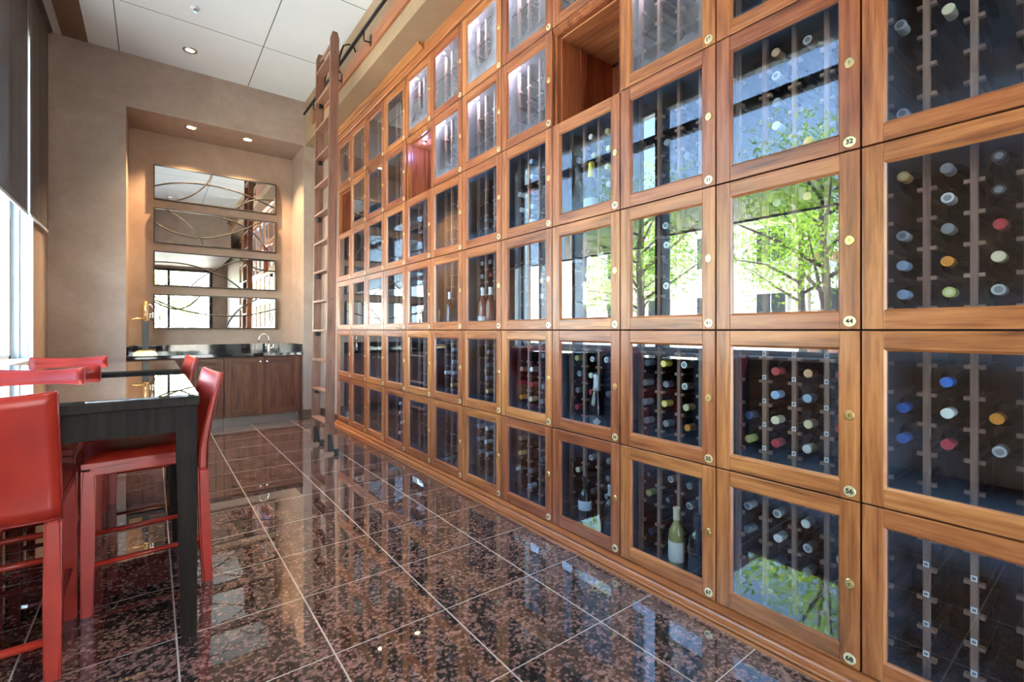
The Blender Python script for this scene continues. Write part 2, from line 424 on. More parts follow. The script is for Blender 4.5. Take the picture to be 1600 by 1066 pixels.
# roller blinds
def blind(y0, y1, z, label):
    t = thing('roller_blind', label, 'blind', (-0.835, (y0 + y1) / 2, z), 0, 'solar roller blinds over the left windows')
    h = (y1 - y0) / 2
    bm = B(); box(bm, -0.0012, 0.0012, -h, h, 0.02, ZC - 0.10 - z); obj('fabric', bm, M['shade'], t)
    bm = B(); box(bm, -0.006, 0.006, -h, h, -0.002, 0.022, 0, 0.002); obj('bottom_bar', bm, M['alu'], t)
    bm = B(); tube(bm, [(0, -h, ZC - 0.06 - z), (0, h, ZC - 0.06 - z)], 0.035, 14); obj('roller_tube', bm, M['alu_dark'], t)
    bm = B()
    tube(bm, [(-0.02, -h + 0.03, ZC - 0.06 - z), (-0.02, -h + 0.03, 0.98 - z)], 0.002, 6)
    tube(bm, [(-0.02, -h + 0.06, ZC - 0.06 - z), (-0.02, -h + 0.06, 0.98 - z)], 0.002, 6)
    obj('pull_cord', bm, M['cord'], t)
blind(5.74, 6.60, 2.18, 'narrow grey solar blind hanging nearest the back wall')
blind(3.50, 5.63, 2.17, 'wide grey solar blind at the left edge, above the red chairs')
blind(1.47, 3.30, 2.26, 'grey solar blind mirrored in the glass of locker 44')

# wine wall trim: plinth, frieze, crown strip
bm = B()
prism_y(bm, [(1.808, 0), (1.808, 0.010), (1.812, 0.0125), (1.822, 0.0125), (1.822, 0.0165), (1.816, 0.018), (1.814, 0.022), (1.816, 0.026), (1.822, 0.028), (1.832, 0.0285), (1.840, 0.033), (1.844, 0.039), (1.844, 0.041), (1.856, 0.041), (1.856, 0.045), (1.850, 0.047), (1.850, 0.051), (1.856, 0.053), (1.874, 0.058), (2.45, 0.058), (2.45, 0)], Y0, 6.16)
struct('trim_2', bm, M['wood_trim'])
bm = B()
prism_y(bm, [(1.868, 3.562), (1.860, 3.570), (1.860, 3.585), (1.872, 3.592), (1.872, 3.688), (2.45, 3.688), (2.45, 3.562)], Y0, 6.16)
struct('trim_3', bm, M['wood_trim'])
bm = B()
prism_y(bm, [(1.872, 3.640), (1.858, 3.640), (1.852, 3.648), (1.840, 3.654), (1.826, 3.664), (1.818, 3.676), (1.818, 3.689), (1.872, 3.689)], 3.72, 6.16)
struct('trim_4', bm, M['wood_trim'])

# ------------------------------------------------------------------ lockers
HW = PITCH / 2 - 0.003                       # half width of a door
ST = 0.058                                   # stile / rail width
def col_yc(c): return Y0 + PITCH * (12 - c) + PITCH / 2
def door_mesh(h):
    """door leaf; local x is depth (0 = wine wall face), y across, z up from the row seam"""
    bm = B()
    z0, z1 = 0.003, h - 0.003
    d = 0.024; bv = 0.0022
    box(bm, 0, d, -HW, -HW + ST, z0, z1, 0, bv); box(bm, 0, d, HW - ST, HW, z0, z1, 0, bv)
    a, b = -HW + ST, HW - ST
    box(bm, 0.0006, d, a, b, z0, z0 + ST, 1, bv); box(bm, 0.0006, d, a, b, z1 - ST, z1, 1, bv)
    # sticking: small chamfered bead round the glass
    s = 0.007; e = 0.010
    for (p, q, r_, t_) in (((a, z0 + ST), (b, z0 + ST), (b - s, z0 + ST + s), (a + s, z0 + ST + s)),
                           ((b, z1 - ST), (a, z1 - ST), (a + s, z1 - ST - s), (b - s, z1 - ST - s))):
        hexa(bm, [(0.003, *p), (0.003, *q), (e, *r_), (e, *t_)], [(0.02, *p), (0.02, *q), (0.02, *r_), (0.02, *t_)], 1)
    for (p, q, r_, t_) in (((a, z1 - ST), (a, z0 + ST), (a + s, z0 + ST + s), (a + s, z1 - ST - s)),
                           ((b, z0 + ST), (b, z1 - ST), (b - s, z1 - ST - s), (b - s, z0 + ST + s))):
        hexa(bm, [(0.003, *p), (0.003, *q), (e, *r_), (e, *t_)], [(0.02, *p), (0.02, *q), (0.02, *r_), (0.02, *t_)], 0)
    bmesh.ops.recalc_face_normals(bm, faces=bm.faces)
    me = bpy.data.meshes.new('door'); bm.to_mesh(me); bm.free()
    me.materials.append(M['wood_v']); me.materials.append(M['wood_h'])
    return me
def mesh_of(name, bm, mats):
    bmesh.ops.recalc_face_normals(bm, faces=bm.faces)
    me = bpy.data.meshes.new(name); bm.to_mesh(me); bm.free()
    for m in mats: me.materials.append(m)
    return me
def pane_mesh(h, m):
    bm = B(); w = HW - ST - 0.005
    box(bm, 0.012, 0.017, -w, w, ST + 0.007, h - ST - 0.007)
    return mesh_of('glass_pane', bm, [m])
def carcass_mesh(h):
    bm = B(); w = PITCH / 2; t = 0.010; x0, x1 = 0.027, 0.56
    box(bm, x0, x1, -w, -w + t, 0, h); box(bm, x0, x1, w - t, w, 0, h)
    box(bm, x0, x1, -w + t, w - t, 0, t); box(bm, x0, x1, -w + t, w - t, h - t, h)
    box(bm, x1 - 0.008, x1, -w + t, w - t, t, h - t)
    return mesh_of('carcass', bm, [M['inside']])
POSTS = (-0.225, -0.1125, 0.0, 0.1125, 0.225)
RXF = 0.120                                   # rack front behind the locker face
OFFS = (0.10, 0.10, 0.10, 0.10, 0.066, 0.057)
def slot_z(row, i): return (ZB[row] - ZB[row + 1]) - OFFS[row] - 0.097 * i
def rack_mesh(row):
    """cleats that carry the bottles, with the rear ladder of posts"""
    h = ZB[row] - ZB[row + 1]
    bm = B()
    for i in range(5):
        z = slot_z(row, i) - 0.042
        if z < 0.02: continue
        for y in POSTS:
            for s in (-1, 1):
                yy = y + s * 0.016
                if abs(yy) > 0.24: continue
                box(bm, RXF + 0.003, RXF + 0.022, yy - 0.008, yy + 0.008, z - 0.012, z); box(bm, RXF + 0.022, RXF + 0.27, yy - 0.008, yy + 0.008, z - 0.012, z, 1)  # front tip in rack wood, the length behind it in the painted-shade colour
    for y in POSTS[1:-1]:
        box(bm, RXF + 0.25, RXF + 0.27, y - 0.0079, y + 0.0079, 0.012, h - 0.012, 1)
    return mesh_of('bottle_rack', bm, [M['rack'], M['cleat']])
def post_mesh(h):
    bm = B(); box(bm, RXF, RXF + 0.020, -0.009, 0.009, 0.011, h - 0.011, 0, 0.0015)
    return mesh_of('rack_post', bm, [M['rack']])
def lock_mesh():
    bm = B()
    n = 20
    def oval(r1, r2, x):
        return [bm.verts.new((x, r1 * math.cos(2 * PI * k / n), r2 * math.sin(2 * PI * k / n))) for k in range(n)]
    rings = [oval(0.0145, 0.0175, 0), oval(0.0145, 0.0175, -0.002), oval(0.012, 0.015, -0.0035), oval(0.0085, 0.0085, -0.0035), oval(0.008, 0.008, -0.006)]
    for a, b in zip(rings, rings[1:]):
        for k in range(n): bm.faces.new([a[k], a[(k + 1) % n], b[(k + 1) % n], b[k]])
    bm.faces.new(rings[-1]); bm.faces.new(rings[0][::-1])
    box(bm, -0.0066, -0.0058, -0.001, 0.001, -0.005, 0.005, 1)
    return mesh_of('lock', bm, [M['brass'], M['ink']])
LOCK = lock_mesh()
def digits(text, size):
    cu = bpy.data.curves.new('digits', 'FONT'); cu.body = text; cu.size = size
    cu.align_x = 'CENTER'; cu.align_y = 'CENTER'; cu.extrude = 0.0004; cu.offset = 0.0006
    o = bpy.data.objects.new('digits', cu); C.objects.link(o)
    dg = bpy.context.evaluated_depsgraph_get()
    me = bpy.data.meshes.new_from_object(o.evaluated_get(dg))
    bpy.data.objects.remove(o); bpy.data.curves.remove(cu)
    return me
def plate_mesh(text):
    bm = B()
    me = digits(text, 0.022); bm.from_mesh(me); bpy.data.meshes.remove(me)
    # text lies in xy facing +z: turn it to face the room (-x), reading direction -> -y
    rot = Matrix(((0, 0, -1), (-1, 0, 0), (0, 1, 0))).to_4x4()
    bmesh.ops.transform(bm, matrix=Matrix.Translation((-0.0036, 0, 0)) @ rot, verts=bm.verts)
    for f in bm.faces: f.material_index = 1
    n = 24
    r = [[bm.verts.new((x, a * math.cos(2 * PI * k / n), b * math.sin(2 * PI * k / n))) for k in range(n)] for a, b, x in ((0.0185, 0.0185, 0), (0.0185, 0.0185, -0.002), (0.0172, 0.0172, -0.003))]
    for a, b in zip(r, r[1:]):
        for k in range(n): bm.faces.new([a[k], a[(k + 1) % n], b[(k + 1) % n], b[k]])
    bm.faces.new(r[-1]); bm.faces.new(r[0][::-1])
    return mesh_of('number_plate', bm, [M['plate'], M['ink']])
def sticker_mesh():
    bm = B(); box(bm, RXF - 0.0012, RXF, -0.0075, 0.0075, -0.009, 0.009, 0)
    box(bm, RXF - 0.0016, RXF - 0.0012, -0.0035, -0.0005, -0.004, 0.004, 1); box(bm, RXF - 0.0016, RXF - 0.0012, 0.001, 0.0035, -0.004, 0.004, 1)
    return mesh_of('sticker', bm, [M['sticker'], M['ink']])
STICK = sticker_mesh()
def led_mesh():
    bm = B(); lathe(bm, [(0.022, 0), (0.022, -0.012), (0.012, -0.016)], 16, 'z', 0); lathe(bm, [(0.011, -0.0165), (0.010, -0.018)], 12, 'z', 1)
    return mesh_of('light_puck', bm, [M['nickel'], M['led']])
LED = led_mesh()

DOOR = [door_mesh(ZB[r] - ZB[r + 1]) for r in range(6)]
PANE = [pane_mesh(ZB[r] - ZB[r + 1], M['pane']) for r in range(6)]
PANEF = [pane_mesh(ZB[r] - ZB[r + 1], M['pane_fog']) for r in range(6)]
CARC = [carcass_mesh(ZB[r] - ZB[r + 1]) for r in range(6)]
RACK = [rack_mesh(r) for r in range(6)]
POST = [post_mesh(ZB[r] - ZB[r + 1]) for r in range(6)]
OPEN = {(1, 1), (1, 5), (1, 9)}               # row, column without doors
LIT = {(0, 5): .9, (0, 6): 1, (0, 7): 1, (0, 8): 1, (1, 6): .9, (1, 7): 1.1, (1, 8): 1.1, (1, 10): .4}
number = {}
k = 0
for r in range(6):
    for c in range(1, 13):
        if (r, c) in OPEN: continue
        k += 1; number[(r, c)] = k
ROWW = ['top row', 'second row down', 'third row down', 'row above eye level', 'row below eye level', 'bottom row']
MIX = {(3, 11): 'mirroring a leafy street tree', (3, 12): 'full of bottles', (4, 12): 'holding a few bright capped bottles', (4, 11): 'with white shelf stickers and bottles',
       (5, 11): 'mirroring green leaves and floor tiles', (5, 12): 'empty with white shelf stickers', (5, 10): 'with two bottles standing inside', (2, 11): 'mirroring sky and tree top',
       (3, 10): 'mirroring a tree beside a dark mullion', (2, 9): 'with gold foiled bottle standing inside', (4, 9): 'with sparkling wine bottle standing inside', (3, 7): 'with rose bottles standing inside',
       (5, 9): 'with two dark bottles standing inside', (5, 1): 'with a small white card in it', (4, 10): 'with steamed up pane and bottles'}
lockers = {}
for (r, c), num in number.items():
    h = ZB[r] - ZB[r + 1]
    ex = MIX.get((r, c)) or ('lit inside by a pale violet lamp' if (r, c) in LIT else 'dark behind its pane')
    t = thing('wine_locker', 'cedar wine locker number %d, %s, %s' % (num, ROWW[r], ex), 'wine locker', (WX, col_yc(c), ZB[r + 1]), 0, 'numbered glass-door wine lockers')
    lockers[(r, c)] = t
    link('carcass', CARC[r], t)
    dr = link('door', DOOR[r], t)
    link('glass_pane', (PANEF if (r, c) in LIT else PANE)[r], dr)
    link('lock', LOCK, dr, (0, -HW + ST / 2, h * 0.5))
    link('number_plate', plate_mesh(str(num)), dr, (0, -HW + ST / 2, 0.030))
    rk = link('bottle_rack', RACK[r], t)
    for y in POSTS: link('rack_post', POST[r], rk, (0, y, 0))
    if (r, c) in ((4, 11), (5, 12)):
        for y in POSTS[1:4]:
            for i in range(5):
                if 0.05 < slot_z(r, i) < h - 0.05: link('sticker', STICK, rk, (0, y, slot_z(r, i) - 0.03))
    if (r, c) == (5, 1):
        bm = B(); box(bm, 0.022, 0.0235, -0.12, -0.04, 0.07, 0.14, 0); box(bm, 0.0215, 0.022, -0.10, -0.06, 0.085, 0.125, 1)
        obj('window_card', bm, [M['sticker'], M['iron']], dr)
    if (r, c) in LIT:
        link('light_puck', LED, t, (0.075, 0.16, h - 0.011))
        ld = bpy.data.lights.new('puck_light', 'POINT'); ld.energy = 1.7 * LIT[(r, c)]; ld.color = (0.74, 0.74, 1.0); ld.shadow_soft_size = 0.03
        lo = bpy.data.objects.new('puck_light', ld); C.objects.link(lo); lo.parent = t; lo.location = (0.075, 0.16, h - 0.05)

# open display niches
def open_niche(r, c, label, lamp):
    h = ZB[r] - ZB[r + 1]; w = PITCH / 2
    t = thing('display_niche', label, 'niche', (WX, col_yc(c), ZB[r + 1]), 0, 'open niches in the wine wall')
    bm = B(); f = 0.022
    box(bm, 0.020, 0.05, -w + 0.003, -w + f, 0, h, 0); box(bm, 0.020, 0.05, w - f, w - 0.003, 0, h, 0)
    prism_y(bm, [(0.004, h - 0.002), (0.004, h - 0.014), (0.012, h - 0.020), (0.012, h - 0.032), (0.024, h - 0.040), (0.06, h - 0.040), (0.06, h - 0.002)], -w + 0.003, w - 0.003, 0)
    obj('frame', bm, M['wood_v'], t)
    bm = B(); x0, x1 = 0.05, 0.52
    box(bm, x0, x1, -w + 0.012, -w + 0.022, 0.0, h - 0.02); box(bm, x0, x1, w - 0.022, w - 0.012, 0.0, h - 0.02)
    box(bm, x0, x1, -w + 0.022, w - 0.022, 0.0, 0.012)
    box(bm, x1 - 0.012, x1, -w + 0.022, w - 0.022, 0.012, h - 0.07)
    box(bm, x0 + 0.16, x0 + 0.172, w - 0.030, w - 0.022, 0.012, h - 0.055); box(bm, x0, x0 + 0.012, w - 0.034, w - 0.022, 0.012, h - 0.05)
    obj('lining', bm, M['wood_line'], t)
    bm = B()
    for i in range(7):
        xa = x0 + i * 0.066
        box(bm, xa, xa + 0.062, -w + 0.022, w - 0.022, h - 0.055, h - 0.045, 0, 0.002)
    obj('slatted_top', bm, M['wood_slat'], t)
    bm = B()
    box(bm, x1 - 0.03, x1 - 0.014, -w + 0.024, w - 0.16, 0.02, h - 0.12)
    obj('back_panel', bm, M['black'], t)
    bm = B(); box(bm, x1 - 0.045, x1 - 0.013, w - 0.17, w - 0.155, 0.012, h - 0.06); obj('back_batten', bm, M['wood_v'], t)
    if lamp:
        link('light_puck', LED, t, (0.10, 0.06, h - 0.056))
        ld = bpy.data.lights.new('puck_light', 'POINT'); ld.energy = 0.8; ld.color = (0.36, 0.36, 1.0); ld.shadow_soft_size = 0.02
        lo = bpy.data.objects.new('puck_light', ld); C.objects.link(lo); lo.parent = t; lo.location = (0.10, 0.06, h - 0.10)
open_niche(1, 1, 'small open cedar niche beside the ladder, without a door', False)
open_niche(1, 5, 'open cedar niche lit by a violet spot in the wine wall', True)
open_niche(1, 9, 'largest open cedar niche with slatted top and black back panel', False)

# ------------------------------------------------------------------ bottles
def bottle_body_prof(kind):
    if kind == 'sparkling':
        return [(0.020, 0.004), (0.042, 0.0), (0.044, 0.01), (0.044, 0.13), (0.041, 0.16), (0.032, 0.20), (0.022, 0.235), (0.016, 0.265), (0.015, 0.30), (0.017, 0.305), (0.016, 0.315)]
    return [(0.018, 0.004), (0.035, 0.0), (0.0375, 0.008), (0.0375, 0.175), (0.035, 0.195), (0.026, 0.215), (0.0165, 0.232), (0.0148, 0.245), (0.0142, 0.292), (0.0150, 0.294), (0.0150, 0.300)]
def bmesh_x(prof, mat, name, n=16):
    bm = B(); lathe(bm, [(r, -hh) for r, hh in prof], n, 'x')
    return mesh_of(name, bm, [mat])
BODY = {}; CAPM = {}; LAB = {}
def body(kind, glass):
    key = (kind, glass)
    if key not in BODY: BODY[key] = bmesh_x(bottle_body_prof(kind), M[glass], 'bottle_body')
    return BODY[key]
def cap(kind, col):
    key = (kind, col)
    if key not in CAPM:
        if kind == 'sparkling': pr = [(0.0235, 0.232), (0.0192, 0.262), (0.0176, 0.300), (0.0190, 0.306), (0.0190, 0.316), (0.015, 0.322)]
        else: pr = [(0.0154, 0.246), (0.0157, 0.250), (0.0156, 0.292), (0.0166, 0.294), (0.0166, 0.301), (0.0150, 0.3035)]
        bm = B(); lathe(bm, [(r, -hh) for r, hh in pr], 18, 'x')
        lathe(bm, [(0.0100, -pr[-1][1] - 0.0001), (0.0094, -pr[-1][1] - 0.0008)], 14, 'x', 1)
        CAPM[key] = mesh_of('capsule', bm, [M['cap_' + col], M['cap_grey' if col in ('silver', 'black') else 'cap_cream' if col in ('gold', 'green', 'yellow') else 'cap_' + col]])
    return CAPM[key]
def lab(kind, m, a=0.05, b=0.14):
    key = (kind, m, a, b)
    if key not in LAB:
        r = 0.0445 if kind == 'sparkling' else 0.0380
        bm = B(); lathe(bm, [(r - 0.0005, -a + 0.001), (r, -a), (r, -b), (r - 0.0005, -b - 0.001)], 24, 'x', 0, close=False)
        LAB[key] = mesh_of('label', bm, [M[m]])
    return LAB[key]
COLW = ['leftmost', 'second', 'third', 'rightmost']
ROWB = ['top', 'second', 'middle', 'fourth', 'lowest']
nb = 0
def lay(r, c, j, i, col, labelled=None):
    """bottle lying in slot j (0 = left), i (0 = top) of locker r, c"""
    global nb
    y = col_yc(c) + (0.169, 0.056, -0.056, -0.169)[j]
    z = ZB[r + 1] + slot_z(r, i)
    if z - 0.045 < ZB[r + 1]: return
    deep = 0.036 if (r, c) in {(5, 10), (4, 9), (2, 9), (3, 7), (5, 9), (3, 6)} else 0.0
    t = thing('wine_bottle', 'wine bottle with %s capsule lying in locker %d, %s bay, %s shelf' % (col, number[(r, c)], COLW[j], ROWB[i]), 'bottle',
              (WX + RXF + 0.285 + deep - random.uniform(0, 0.022), y + random.uniform(-.003, .003), z + random.uniform(-.003, .003)), 0, 'bottles lying in the wine racks')
    g = 'green_glass' if (r * 5 + c + i + j) % 3 else 'black_glass'
    link('bottle_body', body('still', g), t); link('capsule', cap('still', col), t)
    if labelled: link('label', lab('still', labelled), t)
    nb += 1
def rows(r, c, spec):
    """spec: 'j:i col,i col;...' """
    for part in spec.split(';'):
        j, rest = part.split(':')
        for e in rest.split(','):
            i, col = e.strip().split(' ', 1)
            lb = None
            if col.endswith('+'): col = col[:-1]; lb = 'label_blue'
            lay(r, c, int(j), int(i), col, lb)
rows(3, 12, '0:0 gold,2 silver,3 pale blue,4 pale blue;1:0 grey,1 silver,2 grey,3 orange,4 green;2:0 black,1 black,2 red,3 cream,4 silver;3:0 grey,2 silver,4 red')
rows(4, 12, '0:2 blue,3 blue;1:1 blue,2 white,3 red;2:2 orange,3 silver')
rows(2, 12, '0:1 silver,4 silver;1:1 cream')
rows(4, 11, '0:3 navy,4 green;1:1 red,2 pale blue+,3 cream+,4 red+;2:1 tan+,2 pale blue,3 cream+,4 white+;3:1 red,2 navy,3 red')
rows(5, 11, '0:1 silver,2 grey;1:1 silver+,2 white+,3 black;2:1 white+,2 silver,3 grey;3:2 silver')
rows(4, 10, '0:1 grey,2 grey,3 grey,4 grey;1:1 yellow,2 grey,3 yellow,4 grey;2:1 silver,2 silver,3 cream,4 orange')
rows(5, 10, '0:1 black,2 green,4 navy;1:1 silver,2 black;2:1 grey,2 silver,4 green;3:1 silver,2 grey')
rows(4, 9, '0:1 yellow,2 silver,3 grey,4 red;1:1 silver,2 white,3 red;2:1 silver,3 grey;3:1 silver,4 silver')
rows(5, 9, '0:2 cream;1:1 silver,3 grey;2:1 grey+,2 grey+,3 silver,4 silver;3:1 yellow,2 green,4 cream')
rows(5, 8, '0:1 tan,2 gold;1:3 grey+,4 silver;2:2 grey;3:1 white')
rows(4, 8, '0:2 tan,3 red,4 orange;1:2 white,3 red,4 cream;2:1 grey,3 grey,4 grey')
rows(2, 9, '0:1 silver,2 silver;1:0 white,1 green,2 red;2:0 yellow,1 yellow,2 yellow,3 white,4 silver')
rows(2, 8, '0:2 white,3 white;1:0 pale blue,1 pale blue,2 red,3 pale blue,4 white')
rows(3, 9, '0:1 silver;1:1 silver,2 silver,4 red;2:1 silver,2 silver,3 green,4 tan')
rows(3, 10, '1:0 silver,1 silver,3 silver;2:4 silver')
rows(3, 11, '1:0 grey;2:0 tan')
rows(2, 11, '1:0 tan,1 silver,2 grey,3 white;2:0 silver,4 orange')
rows(2, 10, '1:2 grey;2:3 grey')
rows(3, 7, '0:0 silver,1 silver,2 grey,3 silver;1:0 grey,1 red;2:1 silver,2 silver,3 cream')
rows(4, 7, '1:1 grey,2 grey,3 grey,4 gold')
rows(5, 7, '0:1 silver,2 silver,3 silver;1:1 white,2 white,3 silver')
rows(4, 6, '0:3 white;1:1 silver,2 silver,3 silver,4 gold')
rows(3, 6, '2:0 silver,1 silver,2 grey,3 red;3:1 silver')
rows(2, 7, '1:3 grey;2:2 grey,3 silver;3:1 silver'); rows(2, 6, '2:1 grey,2 silver,3 silver;3:2 silver')
rows(5, 4, '1:1 white,2 white,3 white,4 white'); rows(4, 3, '2:3 white;3:1 silver,3 white'); rows(4, 5, '2:0 silver;3:0 white,1 silver,3 silver')
rows(3, 5, '2:0 white,1 white,3 silver;3:1 silver,3 gold'); rows(2, 5, '3:1 silver,3 silver'); rows(4, 4, '3:2 silver,3 white'); rows(3, 4, '3:0 white,2 silver')
rows(3, 8, '1:1 grey;2:2 tan,3 silver;3:0 silver'); rows(5, 6, '3:1 grey,3 silver'); rows(4, 2, '2:0 white;3:0 silver'); rows(3, 1, '3:1 silver,2 silver,3 white')

def stand(r, c, dy, dx, kind, glass, capc, labm, label, la=0.05, lb=0.14, crest=False):
    t = thing('wine_bottle', label, 'bottle', (WX + dx, col_yc(c) + dy, ZB[r + 1] + 0.0105), 0, 'bottles standing in the lockers')
    t.rotation_euler = (0, PI / 2, 0)
    link('bottle_body', body(kind, glass), t); link('capsule', cap(kind, capc), t)
    if labm: link('label', lab(kind, labm, la, lb), t)
    if crest: link('crest', crest_mesh(), t)
def crest_mesh():
    bm = B(); r = 0.0449; a0 = math.atan2(-0.73, -0.68)
    def q(a, hh, s):
        f = bm.faces.new([bm.verts.new((-(hh + dz), r * math.cos(a0 + (a + da) / r), r * math.sin(a0 + (a + da) / r))) for da, dz in ((0, -s), (s, 0), (0, s), (-s, 0))])
    for a, hh in ((0, 0.083), (0, 0.051), (-0.016, 0.067), (0.016, 0.067), (0, 0.067), (0.008, 0.075), (-0.008, 0.075), (0.008, 0.059), (-0.008, 0.059)): q(a, hh, 0.0068)
    return mesh_of('crest', bm, [M['label']])
UX = 0.074
stand(5, 10, -0.020, UX, 'still', 'white_glass', 'cream', 'label', 'straw white wine bottle with cream label standing in locker 67', 0.06, 0.15)
stand(5, 10, -0.125, UX, 'still', 'black_glass', 'black', 'label_dark', 'black wine bottle standing right of the white wine in locker 67', 0.05, 0.12)
stand(4, 9, -0.030, UX, 'sparkling', 'black_glass', 'silver', 'label_dark', 'silver foiled sparkling wine bottle standing in locker 54', 0.03, 0.10, True)
stand(2, 9, 0.010, UX, 'sparkling', 'black_glass', 'yellow', 'label_blue', 'gold foiled sparkling bottle standing in locker 30', 0.03, 0.11)
stand(2, 9, 0.115, UX, 'sparkling', 'green_glass', 'black', 'label_dark', 'dark green bottle standing left of the gold foil in locker 30', 0.03, 0.11)
stand(3, 7, 0.080, UX, 'still', 'rose_glass', 'white', 'label', 'rose wine bottle with cream label at left in locker 40', 0.03, 0.09)
stand(3, 7, -0.020, UX, 'still', 'rose_glass', 'white', None, 'rose wine bottle with white capsule at right in locker 40')
stand(5, 9, 0.060, UX, 'still', 'green_glass', 'black', 'label_blue', 'dark bottle with pale label standing left in locker 66', 0.12, 0.17)
stand(5, 9, -0.130, UX, 'still', 'green_glass', 'silver', 'label_dark', 'dark green bottle standing right in locker 66', 0.05, 0.12)
stand(3, 6, 0.060, UX, 'still', 'green_glass', 'silver', None, 'dark green bottle standing alone in locker 39')

# ------------------------------------------------------------------ library ladder and its rail
def ladder():
    t = thing('library_ladder', 'tall reddish oak library ladder leaning on the black rail', 'ladder', (1.36, 4.95, 0))
    H = 4.10; lean = 0.052
    def X(z): return lean * z / H
    hy = 0.245; d = 0.040; th = 0.016
    for s in (-1, 1):
        bm = B(); y = s * hy
        zb = 0.03 if s < 0 else 0.06
        zt = H - 0.06
        sec = [(-d, y - th), (d, y - th), (d, y + th), (-d, y + th)]
        hexa(bm, [(X(zb) + a, b, zb) for a, b in sec], [(X(zt) + a, b, zt) for a, b in sec])
        hexa(bm, [(X(zt) + a, b, zt) for a, b in sec], [(X(H) + a * 0.55, b, H) for a, b in sec])
        bmesh.ops.recalc_face_normals(bm, faces=bm.faces)
        obj('side_rail', bm, M['ladder'], t)
        # caster foot
        bm = B()
        hexa(bm, [(0.012 + a, y - s * 0.004 + b, 0.03) for a, b in ((-0.03, -0.02), (0.035, -0.02), (0.035, 0.02), (-0.03, 0.02))],
                 [(-0.008 + a, y + b, 0.20) for a, b in ((-0.012, -0.019), (0.018, -0.019), (0.018, 0.019), (-0.012, 0.019))])
        f = obj('foot_bracket', bm, M['iron'], t)
        bm = B()
        w = [(0.026, y - 0.012 - 0.008), (0.026, y - 0.012 + 0.008)]
        n = 18
        rr = [[bm.verts.new((0.062 + 0.026 * math.cos(2 * PI * k / n), yy, 0.026 + 0.026 * math.sin(2 * PI * k / n))) for k in range(n)] for _, yy in w]
        for k in range(n): bm.faces.new([rr[0][k], rr[0][(k + 1) % n], rr[1][(k + 1) % n], rr[1][k]])
        bm.faces.new(rr[0]); bm.faces.new(rr[1]); bmesh.ops.recalc_face_normals(bm, faces=bm.faces)
        obj('wheel', bm, M['iron'], f)
        # bolts on the outer face
        bm = B()
        for zz in (0.30, 0.90, 1.50, 2.10, 2.70, 3.30, 3.90):
            lathe(bm, [(0.006, y + s * th - 0.001), (0.006, y + s * (th + 0.003)), (0.003, y + s * (th + 0.005))], 8, 'x', 0)
            bm.verts.ensure_lookup_table()
            for v in bm.verts[-24:]: v.co = (X(zz) + v.co.z, v.co.x, zz + v.co.y)
        obj('bolt_row', bm, M['iron'], t)
        # hook over the pipe
        bm = B(); x = X(3.95) + d
        tube(bm, [(x - 0.01, y, 3.70), (x + 0.01, y, 3.88), (x + 0.045, y, 4.00), (x + 0.10, y, 4.035), (x + 0.150, y, 4.015), (x + 0.166, y, 3.98)], 0.008, 8)
        obj('hook', bm, M['iron'], t)
    for k in range(1, 14):
        z = 0.298 * k + 0.005
        bm = B(); box(bm, X(z) - 0.045, X(z) + 0.040, -hy + th, hy - th, z - 0.011, z + 0.011, 0, 0.004)
        obj('tread', bm, M['tread'], t)
        if k % 2: continue
        bm = B(); box(bm, X(z) - 0.018, X(z) + 0.018, hy - th - 0.03, hy - th, z - 0.055, z - 0.011, 0, 0.006)
        obj('tread_bracket', bm, M['iron'], t)
    bm = B(); tube(bm, [(X(4.03), -hy + th, 4.03), (X(4.03), hy - th, 4.03)], 0.014, 10); obj('top_bar', bm, M['tread'], t)
ladder()
def ladder_rail():
    t = thing('ladder_rail', 'black steel ladder rail along the tan beam', 'rail', (1.641, 4.0, 3.98))
    y0, y1 = -3.50, 2.35
    bm = B(); box(bm, -0.022, 0, y0, y1, -0.15, -0.015, 0, 0.004); obj('backing_board', bm, M['wood_trim'], t)
    bm = B(); tube(bm, [(-0.085, y0, 0), (-0.085, y1 + 0.10, 0)], 0.016, 12); obj('pipe', bm, M['iron'], t)
    for y in (2.0, 1.15, 0.30, -0.55, -1.40, -2.25, -3.1):
        bm = B()
        tube(bm, [(-0.018, y, -0.10), (-0.085, y, -0.105), (-0.088, y, -0.09), (-0.086, y, -0.014)], 0.007, 8)
        box(bm, -0.027, -0.020, y - 0.02, y + 0.02, -0.13, -0.03)
        obj('bracket', bm, M['iron'], t)
ladder_rail()

